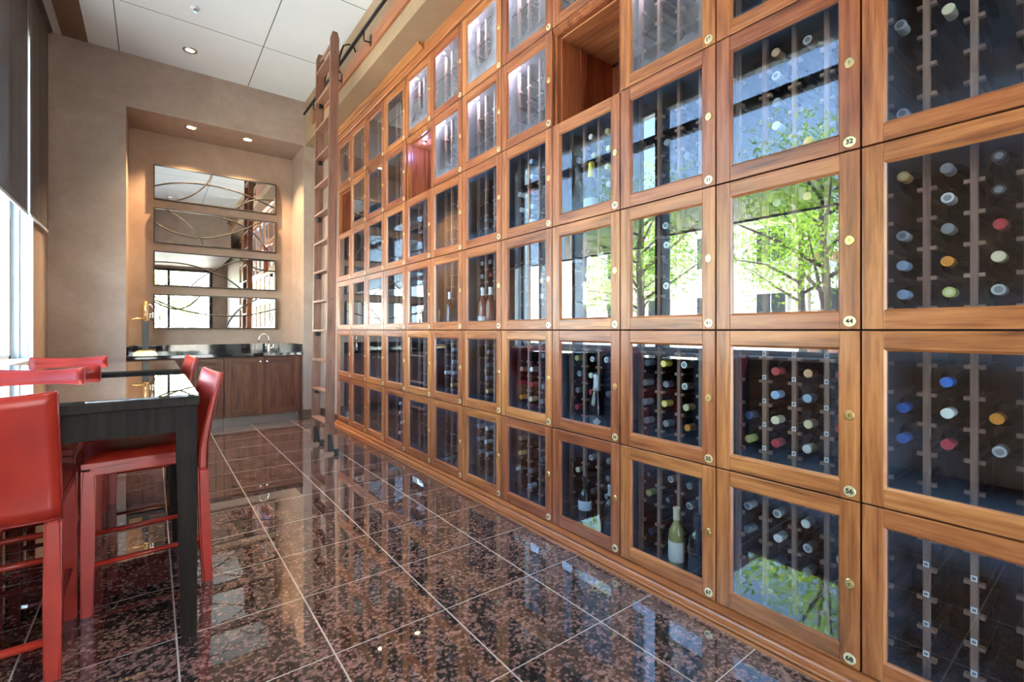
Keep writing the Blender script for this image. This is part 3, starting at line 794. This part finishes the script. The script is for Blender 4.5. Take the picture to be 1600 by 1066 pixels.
# ------------------------------------------------------------------ niche: base cabinets, counter, mirrors, tap, opener
def base_cabinet(xc, label):
    t = thing('base_cabinet', label, 'cabinet', (xc, 6.82, 0), 0, 'walnut base cabinets in the niche')
    w = 0.4405
    bm = B(); box(bm, -w, w, 0.022, 0.60, 0.105, 0.865); obj('body', bm, M['cab'], t)
    bm = B(); box(bm, -w, w, 0.05, 0.58, 0, 0.105); obj('toe_kick', bm, M['base'], t)
    for s in (-1, 1):
        bm = B(); a, b = (-w + 0.002, -0.002) if s < 0 else (0.002, w - 0.002)
        z0, z1 = 0.11, 0.855; st = 0.075
        box(bm, a, a + st, 0, 0.021, z0, z1, 0, 0.002); box(bm, b - st, b, 0, 0.021, z0, z1, 0, 0.002)
        box(bm, a + st, b - st, 0.0005, 0.021, z0, z0 + st, 1, 0.002); box(bm, a + st, b - st, 0.0005, 0.021, z1 - st, z1, 1, 0.002)
        box(bm, a + st, b - st, 0.010, 0.021, z0 + st, z1 - st, 0)
        e = 0.012
        for xx in (a + st, b - st - e): box(bm, xx, xx + e, 0.004, 0.02, z0 + st, z1 - st, 0, 0.003)
        for zz in (z0 + st, z1 - st - e): box(bm, a + st, b - st, 0.004, 0.02, zz, zz + e, 1, 0.003)
        d = obj('door', bm, [M['cab'], M['cab_h']], t)
        bm = B(); kx = s * 0.038
        lathe(bm, [(0.007, 0.0), (0.006, -0.012), (0.012, -0.017), (0.016, -0.024), (0.012, -0.032), (0.004, -0.034)], 14, 'z')
        for v in bm.verts: v.co = (kx + v.co.x, v.co.z, 0.80 + v.co.y)
        bmesh.ops.recalc_face_normals(bm, faces=bm.faces)
        obj('knob', bm, M['nickel'], d)
base_cabinet(1.147, 'right walnut base cabinet under the sink tap')
base_cabinet(0.265, 'left walnut base cabinet behind the bar tables')
bm = B()
box(bm, NX0 + 0.001, 0.265 - 0.4415, 6.83, 7.42, 0.0, 0.865); box(bm, 1.147 + 0.4415, NX1 - 0.001, 6.83, 7.42, 0.0, 0.865)
struct('trim_5', bm, M['cab'])
t = thing('countertop', 'black granite countertop with low splashback in the niche', 'countertop', (0.695, 6.79, 0.868))
hw = (NX1 - NX0) / 2 - 0.001
bm = B(); box(bm, -hw, hw, 0, YN - 6.79 - 0.001, 0, 0.042, 0, 0.004); obj('slab', bm, M['stone'], t)
bm = B()
box(bm, -hw, hw, YN - 6.79 - 0.022, YN - 6.79 - 0.001, 0.042, 0.145); box(bm, hw - 0.02, hw, 0.03, YN - 6.79 - 0.022, 0.042, 0.145); box(bm, -hw, -hw + 0.02, 0.03, YN - 6.79 - 0.022, 0.042, 0.145)
obj('splashback', bm, M['stone'], t)

def faucet():
    t = thing('sink_tap', 'brushed nickel gooseneck tap on the black counter', 'tap', (1.285, 7.25, 0.910))
    bm = B(); lathe(bm, [(0.026, 0), (0.026, 0.008), (0.019, 0.014), (0.020, 0.05), (0.017, 0.085), (0.009, 0.10)], 18, 'z'); obj('base', bm, M['nickel'], t)
    bm = B()
    pts = [(0, 0, 0.095), (0, 0, 0.165)] + [(-0.062 + 0.062 * math.cos(a), 0, 0.165 + 0.075 * math.sin(a)) for a in [k * PI / 10 for k in range(1, 11)]] + [(-0.128, 0, 0.135)]
    tube(bm, pts, [0.008] * (len(pts) - 1) + [0.010], 12); obj('spout', bm, M['nickel'], t)
    bm = B(); tube(bm, [(0.015, 0, 0.045), (0.05, 0, 0.048), (0.054, 0, 0.06), (0.054, 0, 0.095)], [0.009, 0.008, 0.008, 0.006], 10); obj('lever', bm, M['nickel'], t)
faucet()
def opener():
    t = thing('wine_opener', 'brass lever wine opener on a tall black post, on the counter', 'wine opener', (-0.065, 7.10, 0.910))
    bm = B()
    lv = [(0.115, 0.0), (0.115, 0.012), (0.085, 0.045), (0.045, 0.060)]
    R = [[bm.verts.new((r * sx, r * 0.8 * sy, z)) for sx, sy in ((-1, -1), (1, -1), (1, 1), (-1, 1))] for r, z in lv]
    for a, b in zip(R, R[1:]):
        for k in range(4): bm.faces.new([a[k], a[(k + 1) % 4], b[(k + 1) % 4], b[k]])
    bm.faces.new(R[0][::-1]); bm.faces.new(R[-1])
    bmesh.ops.bevel(bm, geom=bm.edges[:], offset=0.006, segments=2, affect='EDGES')
    obj('base', bm, M['brass'], t)
    bm = B(); box(bm, -0.032, 0.032, -0.03, 0.03, 0.058, 0.40, 0, 0.004); obj('post', bm, M['black'], t)
    bm = B()
    lathe(bm, [(0.034, 0.395), (0.034, 0.42), (0.026, 0.43), (0.028, 0.56), (0.032, 0.575), (0.032, 0.60), (0.022, 0.607), (0.024, 0.63), (0.012, 0.637)], 18, 'z')
    obj('corkscrew_barrel', bm, M['brass'], t)
    bm = B(); tube(bm, [(-0.02, -0.02, 0.425), (-0.09, -0.03, 0.428), (-0.118, -0.033, 0.420), (-0.124, -0.033, 0.410)], [0.011, 0.010, 0.011, 0.009], 10); obj('clamp_handle', bm, M['brass'], t)
    bm = B(); tube(bm, [(0.02, 0, 0.595), (0.05, 0, 0.597), (0.066, 0, 0.575), (0.068, 0, 0.50)], 0.009, 10); tube(bm, [(0.068, 0, 0.50), (0.074, 0, 0.40)], [0.012, 0.010], 10, 0); obj('lever', bm, M['nickel'], t)
    bm = B(); tube(bm, [(0.0, -0.032, 0.54), (0.0, -0.034, 0.41)], 0.007, 8); tube(bm, [(0.045, -0.01, 0.49), (0.047, -0.01, 0.41)], 0.009, 8); obj('guide_rods', bm, M['chrome'], t)
opener()

CURVES = [
 (2.84, 3.27, [[(0.02, 3.001), (0.182, 3.065), (0.384, 3.106), (0.62, 3.115), (0.84, 3.098), (1.069, 3.046), (1.377, 2.938)], [(0.626, 3.256), (0.58, 3.146), (0.488, 3.025), (0.384, 2.932), (0.257, 2.861)], [(0.911, 2.859), (1.011, 2.947), (1.158, 3.018), (1.377, 3.047)]]),
 (2.295, 2.735, [[(0.02, 2.547), (0.158, 2.469), (0.333, 2.42), (0.54, 2.41), (0.757, 2.468), (0.982, 2.571), (1.218, 2.722)], [(0.146, 2.722), (0.257, 2.656), (0.384, 2.55), (0.475, 2.437), (0.535, 2.328)], [(0.729, 2.715), (0.897, 2.668), (1.026, 2.603), (1.158, 2.503), (1.294, 2.316)]]),
 (1.76, 2.195, [[(0.02, 2.056), (0.232, 2.062), (0.435, 2.036), (0.647, 1.964), (0.812, 1.886), (0.954, 1.774)], [(0.404, 1.776), (0.514, 1.892), (0.674, 2.014), (0.868, 2.12), (1.069, 2.17), (1.377, 2.182)], [(0.954, 2.184), (1.04, 2.109), (1.188, 2.048), (1.392, 2.036)]]),
 (1.22, 1.655, [[(0.02, 1.559), (0.109, 1.508), (0.257, 1.47), (0.384, 1.526), (0.493, 1.642)], [(0.02, 1.583), (0.257, 1.476), (0.488, 1.42), (0.757, 1.393), (1.04, 1.408), (1.395, 1.5)], [(0.784, 1.232), (0.84, 1.346), (0.954, 1.495), (1.158, 1.634)]])]
def smooth_pts(p, n=6):
    out = []
    for i in range(len(p) - 1):
        p0 = p[max(i - 1, 0)]; p1 = p[i]; p2 = p[i + 1]; p3 = p[min(i + 2, len(p) - 1)]
        for k in range(n):
            u = k / n
            out.append(tuple(0.5 * (2 * b + (c_ - a) * u + (2 * a - 5 * b + 4 * c_ - d) * u * u + (-a + 3 * b - 3 * c_ + d) * u ** 3) for a, b, c_, d in zip(p0, p1, p2, p3)))
    out.append(p[-1]); return out
WORD = ['topmost', 'second from top', 'third from top', 'lowest']
for q, (z0, z1, cv) in enumerate(CURVES):
    ym = 7.385
    t = thing('wall_mirror', 'wide dark framed mirror with curved metal strips, %s of the four' % WORD[q], 'mirror', (0.707, ym, z0), 0, 'stack of four wall mirrors in the niche')
    w = 0.695; h = z1 - z0
    bm = B()
    f = 0.014
    box(bm, -w, w, -0.012, 0.035, 0, f, 0, 0.003); box(bm, -w, w, -0.012, 0.035, h - f, h, 0, 0.003)
    box(bm, -w, -w + f, -0.012, 0.035, f, h - f, 0, 0.003); box(bm, w - f, w, -0.012, 0.035, f, h - f, 0, 0.003)
    obj('frame', bm, M['bronze'], t)
    bm = B(); box(bm, -w + f, w - f, 0.004, 0.010, f, h - f); obj('mirror_glass', bm, M['mirror'], t)
    bm = B(); box(bm, -w + 0.1, w - 0.1, 0.010, 0.074, 0.08, h - 0.08); obj('wall_spacer', bm, M['black'], t)
    for c_ in cv:
        bm = B(); tube(bm, [(x - 0.707, -0.002, z - z0) for x, z in smooth_pts(c_)], 0.0085, 8); obj('curved_strip', bm, M['bronze'], t)

# ------------------------------------------------------------------ bar tables and stools
def bar_table(y0, y1, label):
    x0, x1 = -0.83, 0.150
    xc, yc = (x0 + x1) / 2, (y0 + y1) / 2; w = (x1 - x0) / 2; d = (y1 - y0) / 2
    t = thing('bar_table', label, 'table', (xc, yc, 0), 0, 'espresso bar tables')
    bm = B(); box(bm, -w, w, -d, d, 0.905, 0.940, 0, 0.003); obj('tabletop', bm, M['table'], t)
    bm = B(); box(bm, -w + 0.002, w - 0.002, -d + 0.002, d - 0.002, 0.9405, 0.950, 0, 0.002); obj('glass_top', bm, M['tableglass'], t)
    bm = B(); i = 0.016
    for a in (-d + i, d - i - 0.022): box(bm, -w + 0.07, w - 0.07, a, a + 0.022, 0.805, 0.904)
    for a in (-w + i, w - i - 0.022): box(bm, a, a + 0.022, -d + 0.07, d - 0.07, 0.805, 0.904)
    obj('apron', bm, M['table'], t)
    for sx in (-1, 1):
        for sy in (-1, 1):
            bm = B()
            ax, ay = sx * (w - 0.008), sy * (d - 0.008)
            def q(s): return [(min(ax, ax - sx * s), min(ay, ay - sy * s)), (max(ax, ax - sx * s), min(ay, ay - sy * s)), (max(ax, ax - sx * s), max(ay, ay - sy * s)), (min(ax, ax - sx * s), max(ay, ay - sy * s))]
            hexa(bm, [(x, y, 0) for x, y in q(0.052)], [(x, y, 0.9045) for x, y in q(0.072)])
            obj('leg', bm, M['table'], t)
bar_table(2.250, 3.300, 'near espresso bar table with a glass top')
bar_table(3.760, 4.860, 'far espresso bar table with a glass top, nearer the niche')

def make_stool():
    """faces local +y; rear legs at y = -0.2"""
    t = thing('bar_stool', '', 'stool', (0, 0, 0), 0, 'red leather stools round the bar tables')
    L = M['leather']
    # backrest: gently bowed slab of leather that leans back, from below the seat to the top
    bm = B()
    nu, nv = 12, 10
    def P(u, v, side):
        z = 0.545 + 0.455 * v
        wv = 0.228 - 0.004 * v
        x = wv * (2 * u - 1)
        lean = -0.200 - 0.075 * max(0, (z - 0.62) / 0.38) ** 1.3
        bow = -0.018 * (1 - (2 * u - 1) ** 2) * v
        th = 0.017 * (1 - 0.35 * v)
        zz = z - 0.012 * v * (1 - abs(2 * u - 1) ** 2.5) * 1.2
        return (x, lean + bow + side * th, zz)
    g = {s: [[bm.verts.new(P(i / nu, j / nv, s)) for i in range(nu + 1)] for j in range(nv + 1)] for s in (-1, 1)}
    for s in (-1, 1):
        for j in range(nv):
            for i in range(nu):
                f = [g[s][j][i], g[s][j][i + 1], g[s][j + 1][i + 1], g[s][j + 1][i]]
                fa = bm.faces.new(f if s < 0 else f[::-1]); fa.smooth = True
    rim = [(0, i) for i in range(nu + 1)] + [(j, nu) for j in range(1, nv + 1)] + [(nv, i) for i in range(nu - 1, -1, -1)] + [(j, 0) for j in range(nv - 1, 0, -1)]
    for (a, b), (c_, d_) in zip(rim, rim[1:] + rim[:1]):
        bm.faces.new([g[-1][a][b], g[1][a][b], g[1][c_][d_], g[-1][c_][d_]])
    bmesh.ops.recalc_face_normals(bm, faces=bm.faces)
    rimv = {v for s in (-1, 1) for (a, b) in rim for v in [g[s][a][b]]}
    ed = [e for e in bm.edges if e.verts[0] in rimv and e.verts[1] in rimv and any(abs(f.normal.dot(e.link_faces[0].normal)) < 0.7 for f in e.link_faces)]
    bmesh.ops.bevel(bm, geom=ed, offset=0.006, segments=3, affect='EDGES')
    bk = obj('backrest', bm, L, t)
    bm = B()
    for s in (-1, 1):
        tube(bm, [(P((1 + s) / 2, v, -0.95)) for v in (0.0, 0.25, 0.5, 0.75, 0.97)], 0.0028, 6)
    tube(bm, [P(u, 0.0, -0.95) for u in (0, .25, .5, .75, 1)], 0.0028, 6)
    obj('piping', bm, M['stitch'], bk)
    # seat cushion
    bm = B()
    n = 10
    top = []
    for j in range(n + 1):
        row = []
        for i in range(n + 1):
            u, v = i / n, j / n
            x = 0.222 * (2 * u - 1); y = -0.175 + 0.405 * v
            e = (1 - abs(2 * u - 1) ** 6) * (1 - abs(2 * v - 1) ** 6)
            row.append(bm.verts.new((x, y, 0.640 + 0.036 * e - 0.010 * math.sin(PI * u) * math.sin(PI * v))))
        top.append(row)
    for j in range(n):
        for i in range(n):
            f = bm.faces.new([top[j][i], top[j][i + 1], top[j + 1][i + 1], top[j + 1][i]]); f.smooth = True
    bot = [bm.verts.new((v.co.x, v.co.y, 0.620)) for v in (top[0][0], top[0][n], top[n][n], top[n][0])]
    rimt = [top[0][i] for i in range(n + 1)], [top[j][n] for j in range(n + 1)], [top[n][i] for i in range(n, -1, -1)], [top[j][0] for j in range(n, -1, -1)]
    for k2, rr in enumerate(rimt): bm.faces.new([bot[k2], bot[(k2 + 1) % 4]] + rr[::-1])
    bm.faces.new(bot[::-1]); bmesh.ops.recalc_face_normals(bm, faces=bm.faces)
    obj('seat', bm, L, t)
    bm = B()
    for s in (-1, 1): box(bm, s * 0.208 - 0.018, s * 0.208 + 0.018, -0.165, 0.205, 0.585, 0.622, 0, 0.006)
    box(bm, -0.19, 0.19, 0.188, 0.226, 0.585, 0.622, 0, 0.006)
    obj('seat_frame', bm, L, t)
    for s in (-1, 1):
        for fr in (1, -1):
            bm = B()
            if fr > 0: prof = [(0.213, 0.0, 0.022), (0.210, 0.30, 0.024), (0.207, 0.610, 0.025)]
            else: prof = [(-0.220, 0.0, 0.022), (-0.208, 0.25, 0.024), (-0.200, 0.535, 0.0225), (-0.200, 0.552, 0.013)]
            R = []
            for y, z, r in prof:
                ring = []
                for sx, sy in ((-1, -1), (1, -1), (1, 1), (-1, 1)): ring.append(bm.verts.new((s * 0.204 + sx * r, y + sy * r * 0.95, z)))
                R.append(ring)
            for a, b in zip(R, R[1:]):
                for q in range(4): bm.faces.new([a[q], a[(q + 1) % 4], b[(q + 1) % 4], b[q]])
            bm.faces.new(R[0][::-1]); bm.faces.new(R[-1])
            ed = [e for e in bm.edges if abs(e.verts[0].co.z - e.verts[1].co.z) > 0.01]
            bmesh.ops.bevel(bm, geom=ed, offset=0.007, segments=3, affect='EDGES')
            obj('leg', bm, L, t)
    def bar(p, q_, r=0.011):
        bm = B(); tube(bm, [p, q_], r, 10); obj('stretcher', bm, L, t)
    bar((-0.19, 0.212, 0.265), (0.19, 0.212, 0.265), 0.013)
    bar((-0.19, -0.214, 0.130), (0.19, -0.214, 0.130), 0.014)
    for s in (-1, 1): bar((s * 0.204, -0.20, 0.205), (s * 0.204, 0.205, 0.205))
    return t
def copy_tree(o, parent=None):
    c = o.copy(); C.objects.link(c)
    if parent: c.parent = parent
    for ch in list(o.children): copy_tree(ch, c)
    return c
stool = make_stool()
SP = [(-0.478, 2.480, 0, 'nearest red leather stool at left, its back to the camera'),
      (-0.025, 2.893, PI / 2 + 0.083, 'red leather stool right of the near bar table, facing left'),
      (-0.520, 3.240, PI, 'red stool facing the camera across the near bar table'),
      (-0.462, 3.900, 0, 'red stool with its back to the near table, at the far table'),
      (-0.025, 4.520, PI / 2 + 0.083, 'red leather stool right of the far bar table'),
      (-0.510, 4.735, PI, 'farthest red stool, facing the camera behind the far table')]
for q, (x, y, rz, lb) in enumerate(SP):
    o = stool if q == 0 else copy_tree(stool)
    o.location = (x, y, 0); o.rotation_euler = (0, 0, rz); o['label'] = lb

# ------------------------------------------------------------------ lamps
def downlight(x, y, z, energy, label, warm, name='recessed_downlight', angle=75, glow='lamp'):
    t = thing(name, label, 'ceiling lamp', (x, y, z), 0, 'recessed downlights')
    bm = B(); lathe(bm, [(0.070, 0.0), (0.070, -0.005), (0.052, -0.008), (0.046, -0.002)], 24, 'z', close=False); obj('trim_ring', bm, M['nickel'], t)
    bm = B(); lathe(bm, [(0.046, -0.002), (0.034, -0.0035), (0.01, -0.004)], 18, 'z'); obj('lamp', bm, M[glow], t)
    ld = bpy.data.lights.new('spot', 'SPOT'); ld.energy = energy; ld.color = warm; ld.spot_size = math.radians(angle); ld.spot_blend = 0.55; ld.shadow_soft_size = 0.035
    lo = bpy.data.objects.new('spot', ld); C.objects.link(lo); lo.parent = t; lo.location = (0, 0, -0.012)
downlight(0.38, 7.0, ZS, 100, 'glowing niche downlight at left above the mirrors', (1.0, 0.70, 0.40), angle=112)
downlight(0.99, 7.0, ZS, 100, 'glowing niche downlight at right above the mirrors', (1.0, 0.70, 0.40), angle=112)
CANW = (1.0, 0.88, 0.72)
downlight(0.33, 6.28, ZC, 60, 'ceiling downlight over the floor in front of the niche', CANW, angle=72, glow='lamp_dim')
downlight(0.33, 3.78, ZC, 60, 'ceiling downlight above the bar tables', CANW, angle=72, glow='lamp_dim')
downlight(0.33, 1.28, ZC, 60, 'ceiling downlight above the camera', CANW, angle=72, glow='lamp_dim')
downlight(0.33, -1.22, 3.12, 60, 'ceiling downlight near the street window behind the camera', CANW, angle=72, glow='lamp_dim')
t = thing('fire_sprinkler', 'small chrome sprinkler head in the white ceiling', 'sprinkler', (0.325, 5.43, ZC))
bm = B(); lathe(bm, [(0.040, 0.0), (0.038, -0.006), (0.014, -0.010)], 18, 'z'); obj('flange', bm, M['white'], t)
bm = B(); lathe(bm, [(0.010, -0.010), (0.009, -0.028), (0.018, -0.032), (0.018, -0.035)], 14, 'z'); obj('head', bm, M['chrome'], t)

# ------------------------------------------------------------------ outside
bm = B(); box(bm, -60, -1.21, -40, 60, -0.15, -0.05); box(bm, -1.21, 30, -40, REAR - 0.21, -0.15, -0.05)
o = struct('ground', bm, plain('pale_pavement', (0.42, 0.41, 0.39), 0.8))
def leaf_mat():
    t = NT('green_leaves')
    info = t.add('NewGeometry').outputs['Random Per Island']
    col = t.ramp(info, [(0.0, (0.16, 0.30, 0.03)), (0.5, (0.34, 0.56, 0.06)), (1.0, (0.58, 0.76, 0.14))])
    d = t.add('BsdfDiffuse', {'Color': col}).outputs[0]; tr = t.add('BsdfTranslucent', {'Color': col}).outputs[0]
    return t.done(t.add('MixShader', {0: 0.45, 1: d, 2: tr}).outputs[0])
M['leaf'] = leaf_mat()
M['bark'] = plain('grey_bark', (0.13, 0.10, 0.08), 0.9)
def tree_meshes(seed):
    rnd = random.Random(seed)
    tb = B()
    tube(tb, [(0, 0, -0.05), (0.05, 0.02, 1.0), (0.02, -0.05, 2.0), (0.1, 0, 3.2), (0.0, 0.1, 4.6)], [0.11, 0.085, 0.075, 0.055, 0.02], 10)
    tips = []
    for k in range(11):
        a = k * 2.4 + rnd.uniform(-.3, .3); z = 1.7 + k * 0.24
        L = rnd.uniform(1.1, 1.9)
        p1 = (L * 0.5 * math.cos(a), L * 0.5 * math.sin(a), z + 0.5); p2 = (L * math.cos(a), L * math.sin(a), z + rnd.uniform(0.6, 1.2))
        tube(tb, [(0.03, 0, z), p1, p2], [0.04, 0.025, 0.01], 6); tips += [p1, p2, p2]
    fb = B()
    for _ in range(4200):
        c = rnd.choice(tips); s = 0.52
        p = Vector((c[0] * 0.8 + rnd.uniform(-s, s), c[1] * 0.8 + rnd.uniform(-s, s), c[2] + rnd.gauss(0.1, s * 0.75)))
        u = Vector((rnd.gauss(0, 1), rnd.gauss(0, 1), rnd.gauss(0, 1))).normalized()
        w = u.cross(Vector((rnd.gauss(0, 1), rnd.gauss(0, 1), rnd.gauss(0, 1)))).normalized()
        l = rnd.uniform(0.07, 0.12); m = l * 0.45
        fb.faces.new([fb.verts.new(p - u * l * 0.5), fb.verts.new(p + w * m * 0.5), fb.verts.new(p + u * l * 0.5), fb.verts.new(p - w * m * 0.5)])
    return mesh_of('trunk', tb, [M['bark']]), mesh_of('foliage', fb, [M['leaf']])
TM = [tree_meshes(1), tree_meshes(2)]
TREES = [(-6.2, 3.5, 1.0, 0.0, 'street tree mirrored in the glass of locker 44'), (-6.8, 8.1, 1.05, 1.3, 'street tree mirrored in the glass of locker 43'),
         (-11.5, 5.9, 1.2, 2.2, 'street tree farther out, behind the two nearest the window'), (-12.0, 12.0, 1.1, 0.7, 'street tree beyond the wide blind'),
         (0.15, -4.9, 0.72, 0.4, 'tree outside the street window, seen in the mirrors')]
for q, (x, y, s, rz, lb) in enumerate(TREES):
    t = thing('street_tree', lb, 'tree', (x, y, -0.05), rz, 'trees outside the windows'); t.scale = (s, s, s)
    link('trunk', TM[q % 2][0], t); link('foliage', TM[q % 2][1], t)
def facade(name, label, loc, rz, w, h, wall, base, nx, nz):
    t = thing(name, label, 'building', loc, rz)
    bm = B(); box(bm, -w / 2, w / 2, 0, 3.0, 0, h, 0); box(bm, -w / 2 - 0.05, w / 2 + 0.05, -0.06, 3.0, 0, 1.0, 1); box(bm, -w / 2 - 0.1, w / 2 + 0.1, -0.15, 3.05, h, h + 0.35, 1)
    for z in range(1, int(h / 0.9)): box(bm, -w / 2, w / 2, -0.012, 0, z * 0.9 + 0.3, z * 0.9 + 0.33, 1)
    obj('wall', bm, [wall, base], t)
    for i in range(nx):
        for k2 in range(nz):
            xc = -w / 2 + (i + 0.5) * w / nx; z0 = 1.3 + k2 * 3.2
            bm = B(); box(bm, xc - 0.75, xc + 0.75, -0.05, 0.02, z0, z0 + 1.8, 0)
            f = obj('window_frame', bm, M['white'], t)
            bm = B(); box(bm, xc - 0.66, xc - 0.03, -0.06, -0.05, z0 + 0.08, z0 + 1.72); box(bm, xc + 0.03, xc + 0.66, -0.06, -0.05, z0 + 0.08, z0 + 1.72); obj('window_glass', bm, M['alu_dark'], f)
beige = plain('beige_stone', (0.60, 0.52, 0.43), 0.8); white = plain('white_stucco', (0.78, 0.77, 0.74), 0.8); brick = plain('red_brown_brick', (0.34, 0.17, 0.11), 0.85)
facade('stone_building', 'beige stone building across the street, mirrored in locker 42', (-20, 17, -0.05), -PI / 2 + PI, 16, 8.5, beige, white, 5, 2)
facade('brick_building', 'white and brick low building across the street', (-19, 3, -0.05), -PI / 2 + PI, 11, 4.2, white, brick, 4, 1)
facade('white_building', 'white building outside the street window, seen in the mirrors', (1.5, -18, -0.05), PI, 18, 5.2, white, beige, 5, 1)

# ------------------------------------------------------------------ sky, sun, camera
w = bpy.data.worlds.new('sky'); bpy.context.scene.world = w; w.use_nodes = True
nt = w.node_tree; bg = nt.nodes['Background']
sky = nt.nodes.new('ShaderNodeTexSky'); sky.sky_type = 'NISHITA'; sky.sun_disc = False
sky.sun_elevation = math.radians(50); sky.sun_rotation = math.radians(60); sky.altitude = 1600
nt.links.new(sky.outputs[0], bg.inputs[0]); bg.inputs[1].default_value = 1.5
sl = bpy.data.lights.new('sun', 'SUN'); sl.energy = 32; sl.angle = 0.009; sl.color = (1.0, 0.95, 0.86)
so = bpy.data.objects.new('sun', sl); C.objects.link(so)
so.rotation_euler = Vector((-0.17, -0.48, -0.86)).to_track_quat('-Z', 'Y').to_euler()

cd = bpy.data.cameras.new('camera'); cd.sensor_width = 36; cd.lens = 739 / 1600 * 36; cd.shift_y = -17 / 1600; cd.clip_start = 0.02
co = bpy.data.objects.new('camera', cd); C.objects.link(co)
co.location = (0, 0, 1.203); co.rotation_euler = (PI / 2, 0, -math.atan2(562, 739))
sc = bpy.context.scene; sc.camera = co
sc.cycles.use_denoising = True
sc.cycles.max_bounces = 14; sc.cycles.diffuse_bounces = 6; sc.cycles.glossy_bounces = 8; sc.cycles.transparent_max_bounces = 24
sc.cycles.caustics_reflective = False; sc.cycles.caustics_refractive = False
sc.cycles.sample_clamp_indirect = 8.0
vs = sc.view_settings
vs.view_transform = 'Standard'; vs.look = 'None'; vs.gamma = 1.0; vs.use_curve_mapping = False
vs.exposure = 1.76
print('bottles lying', nb, 'objects', len(bpy.data.objects))
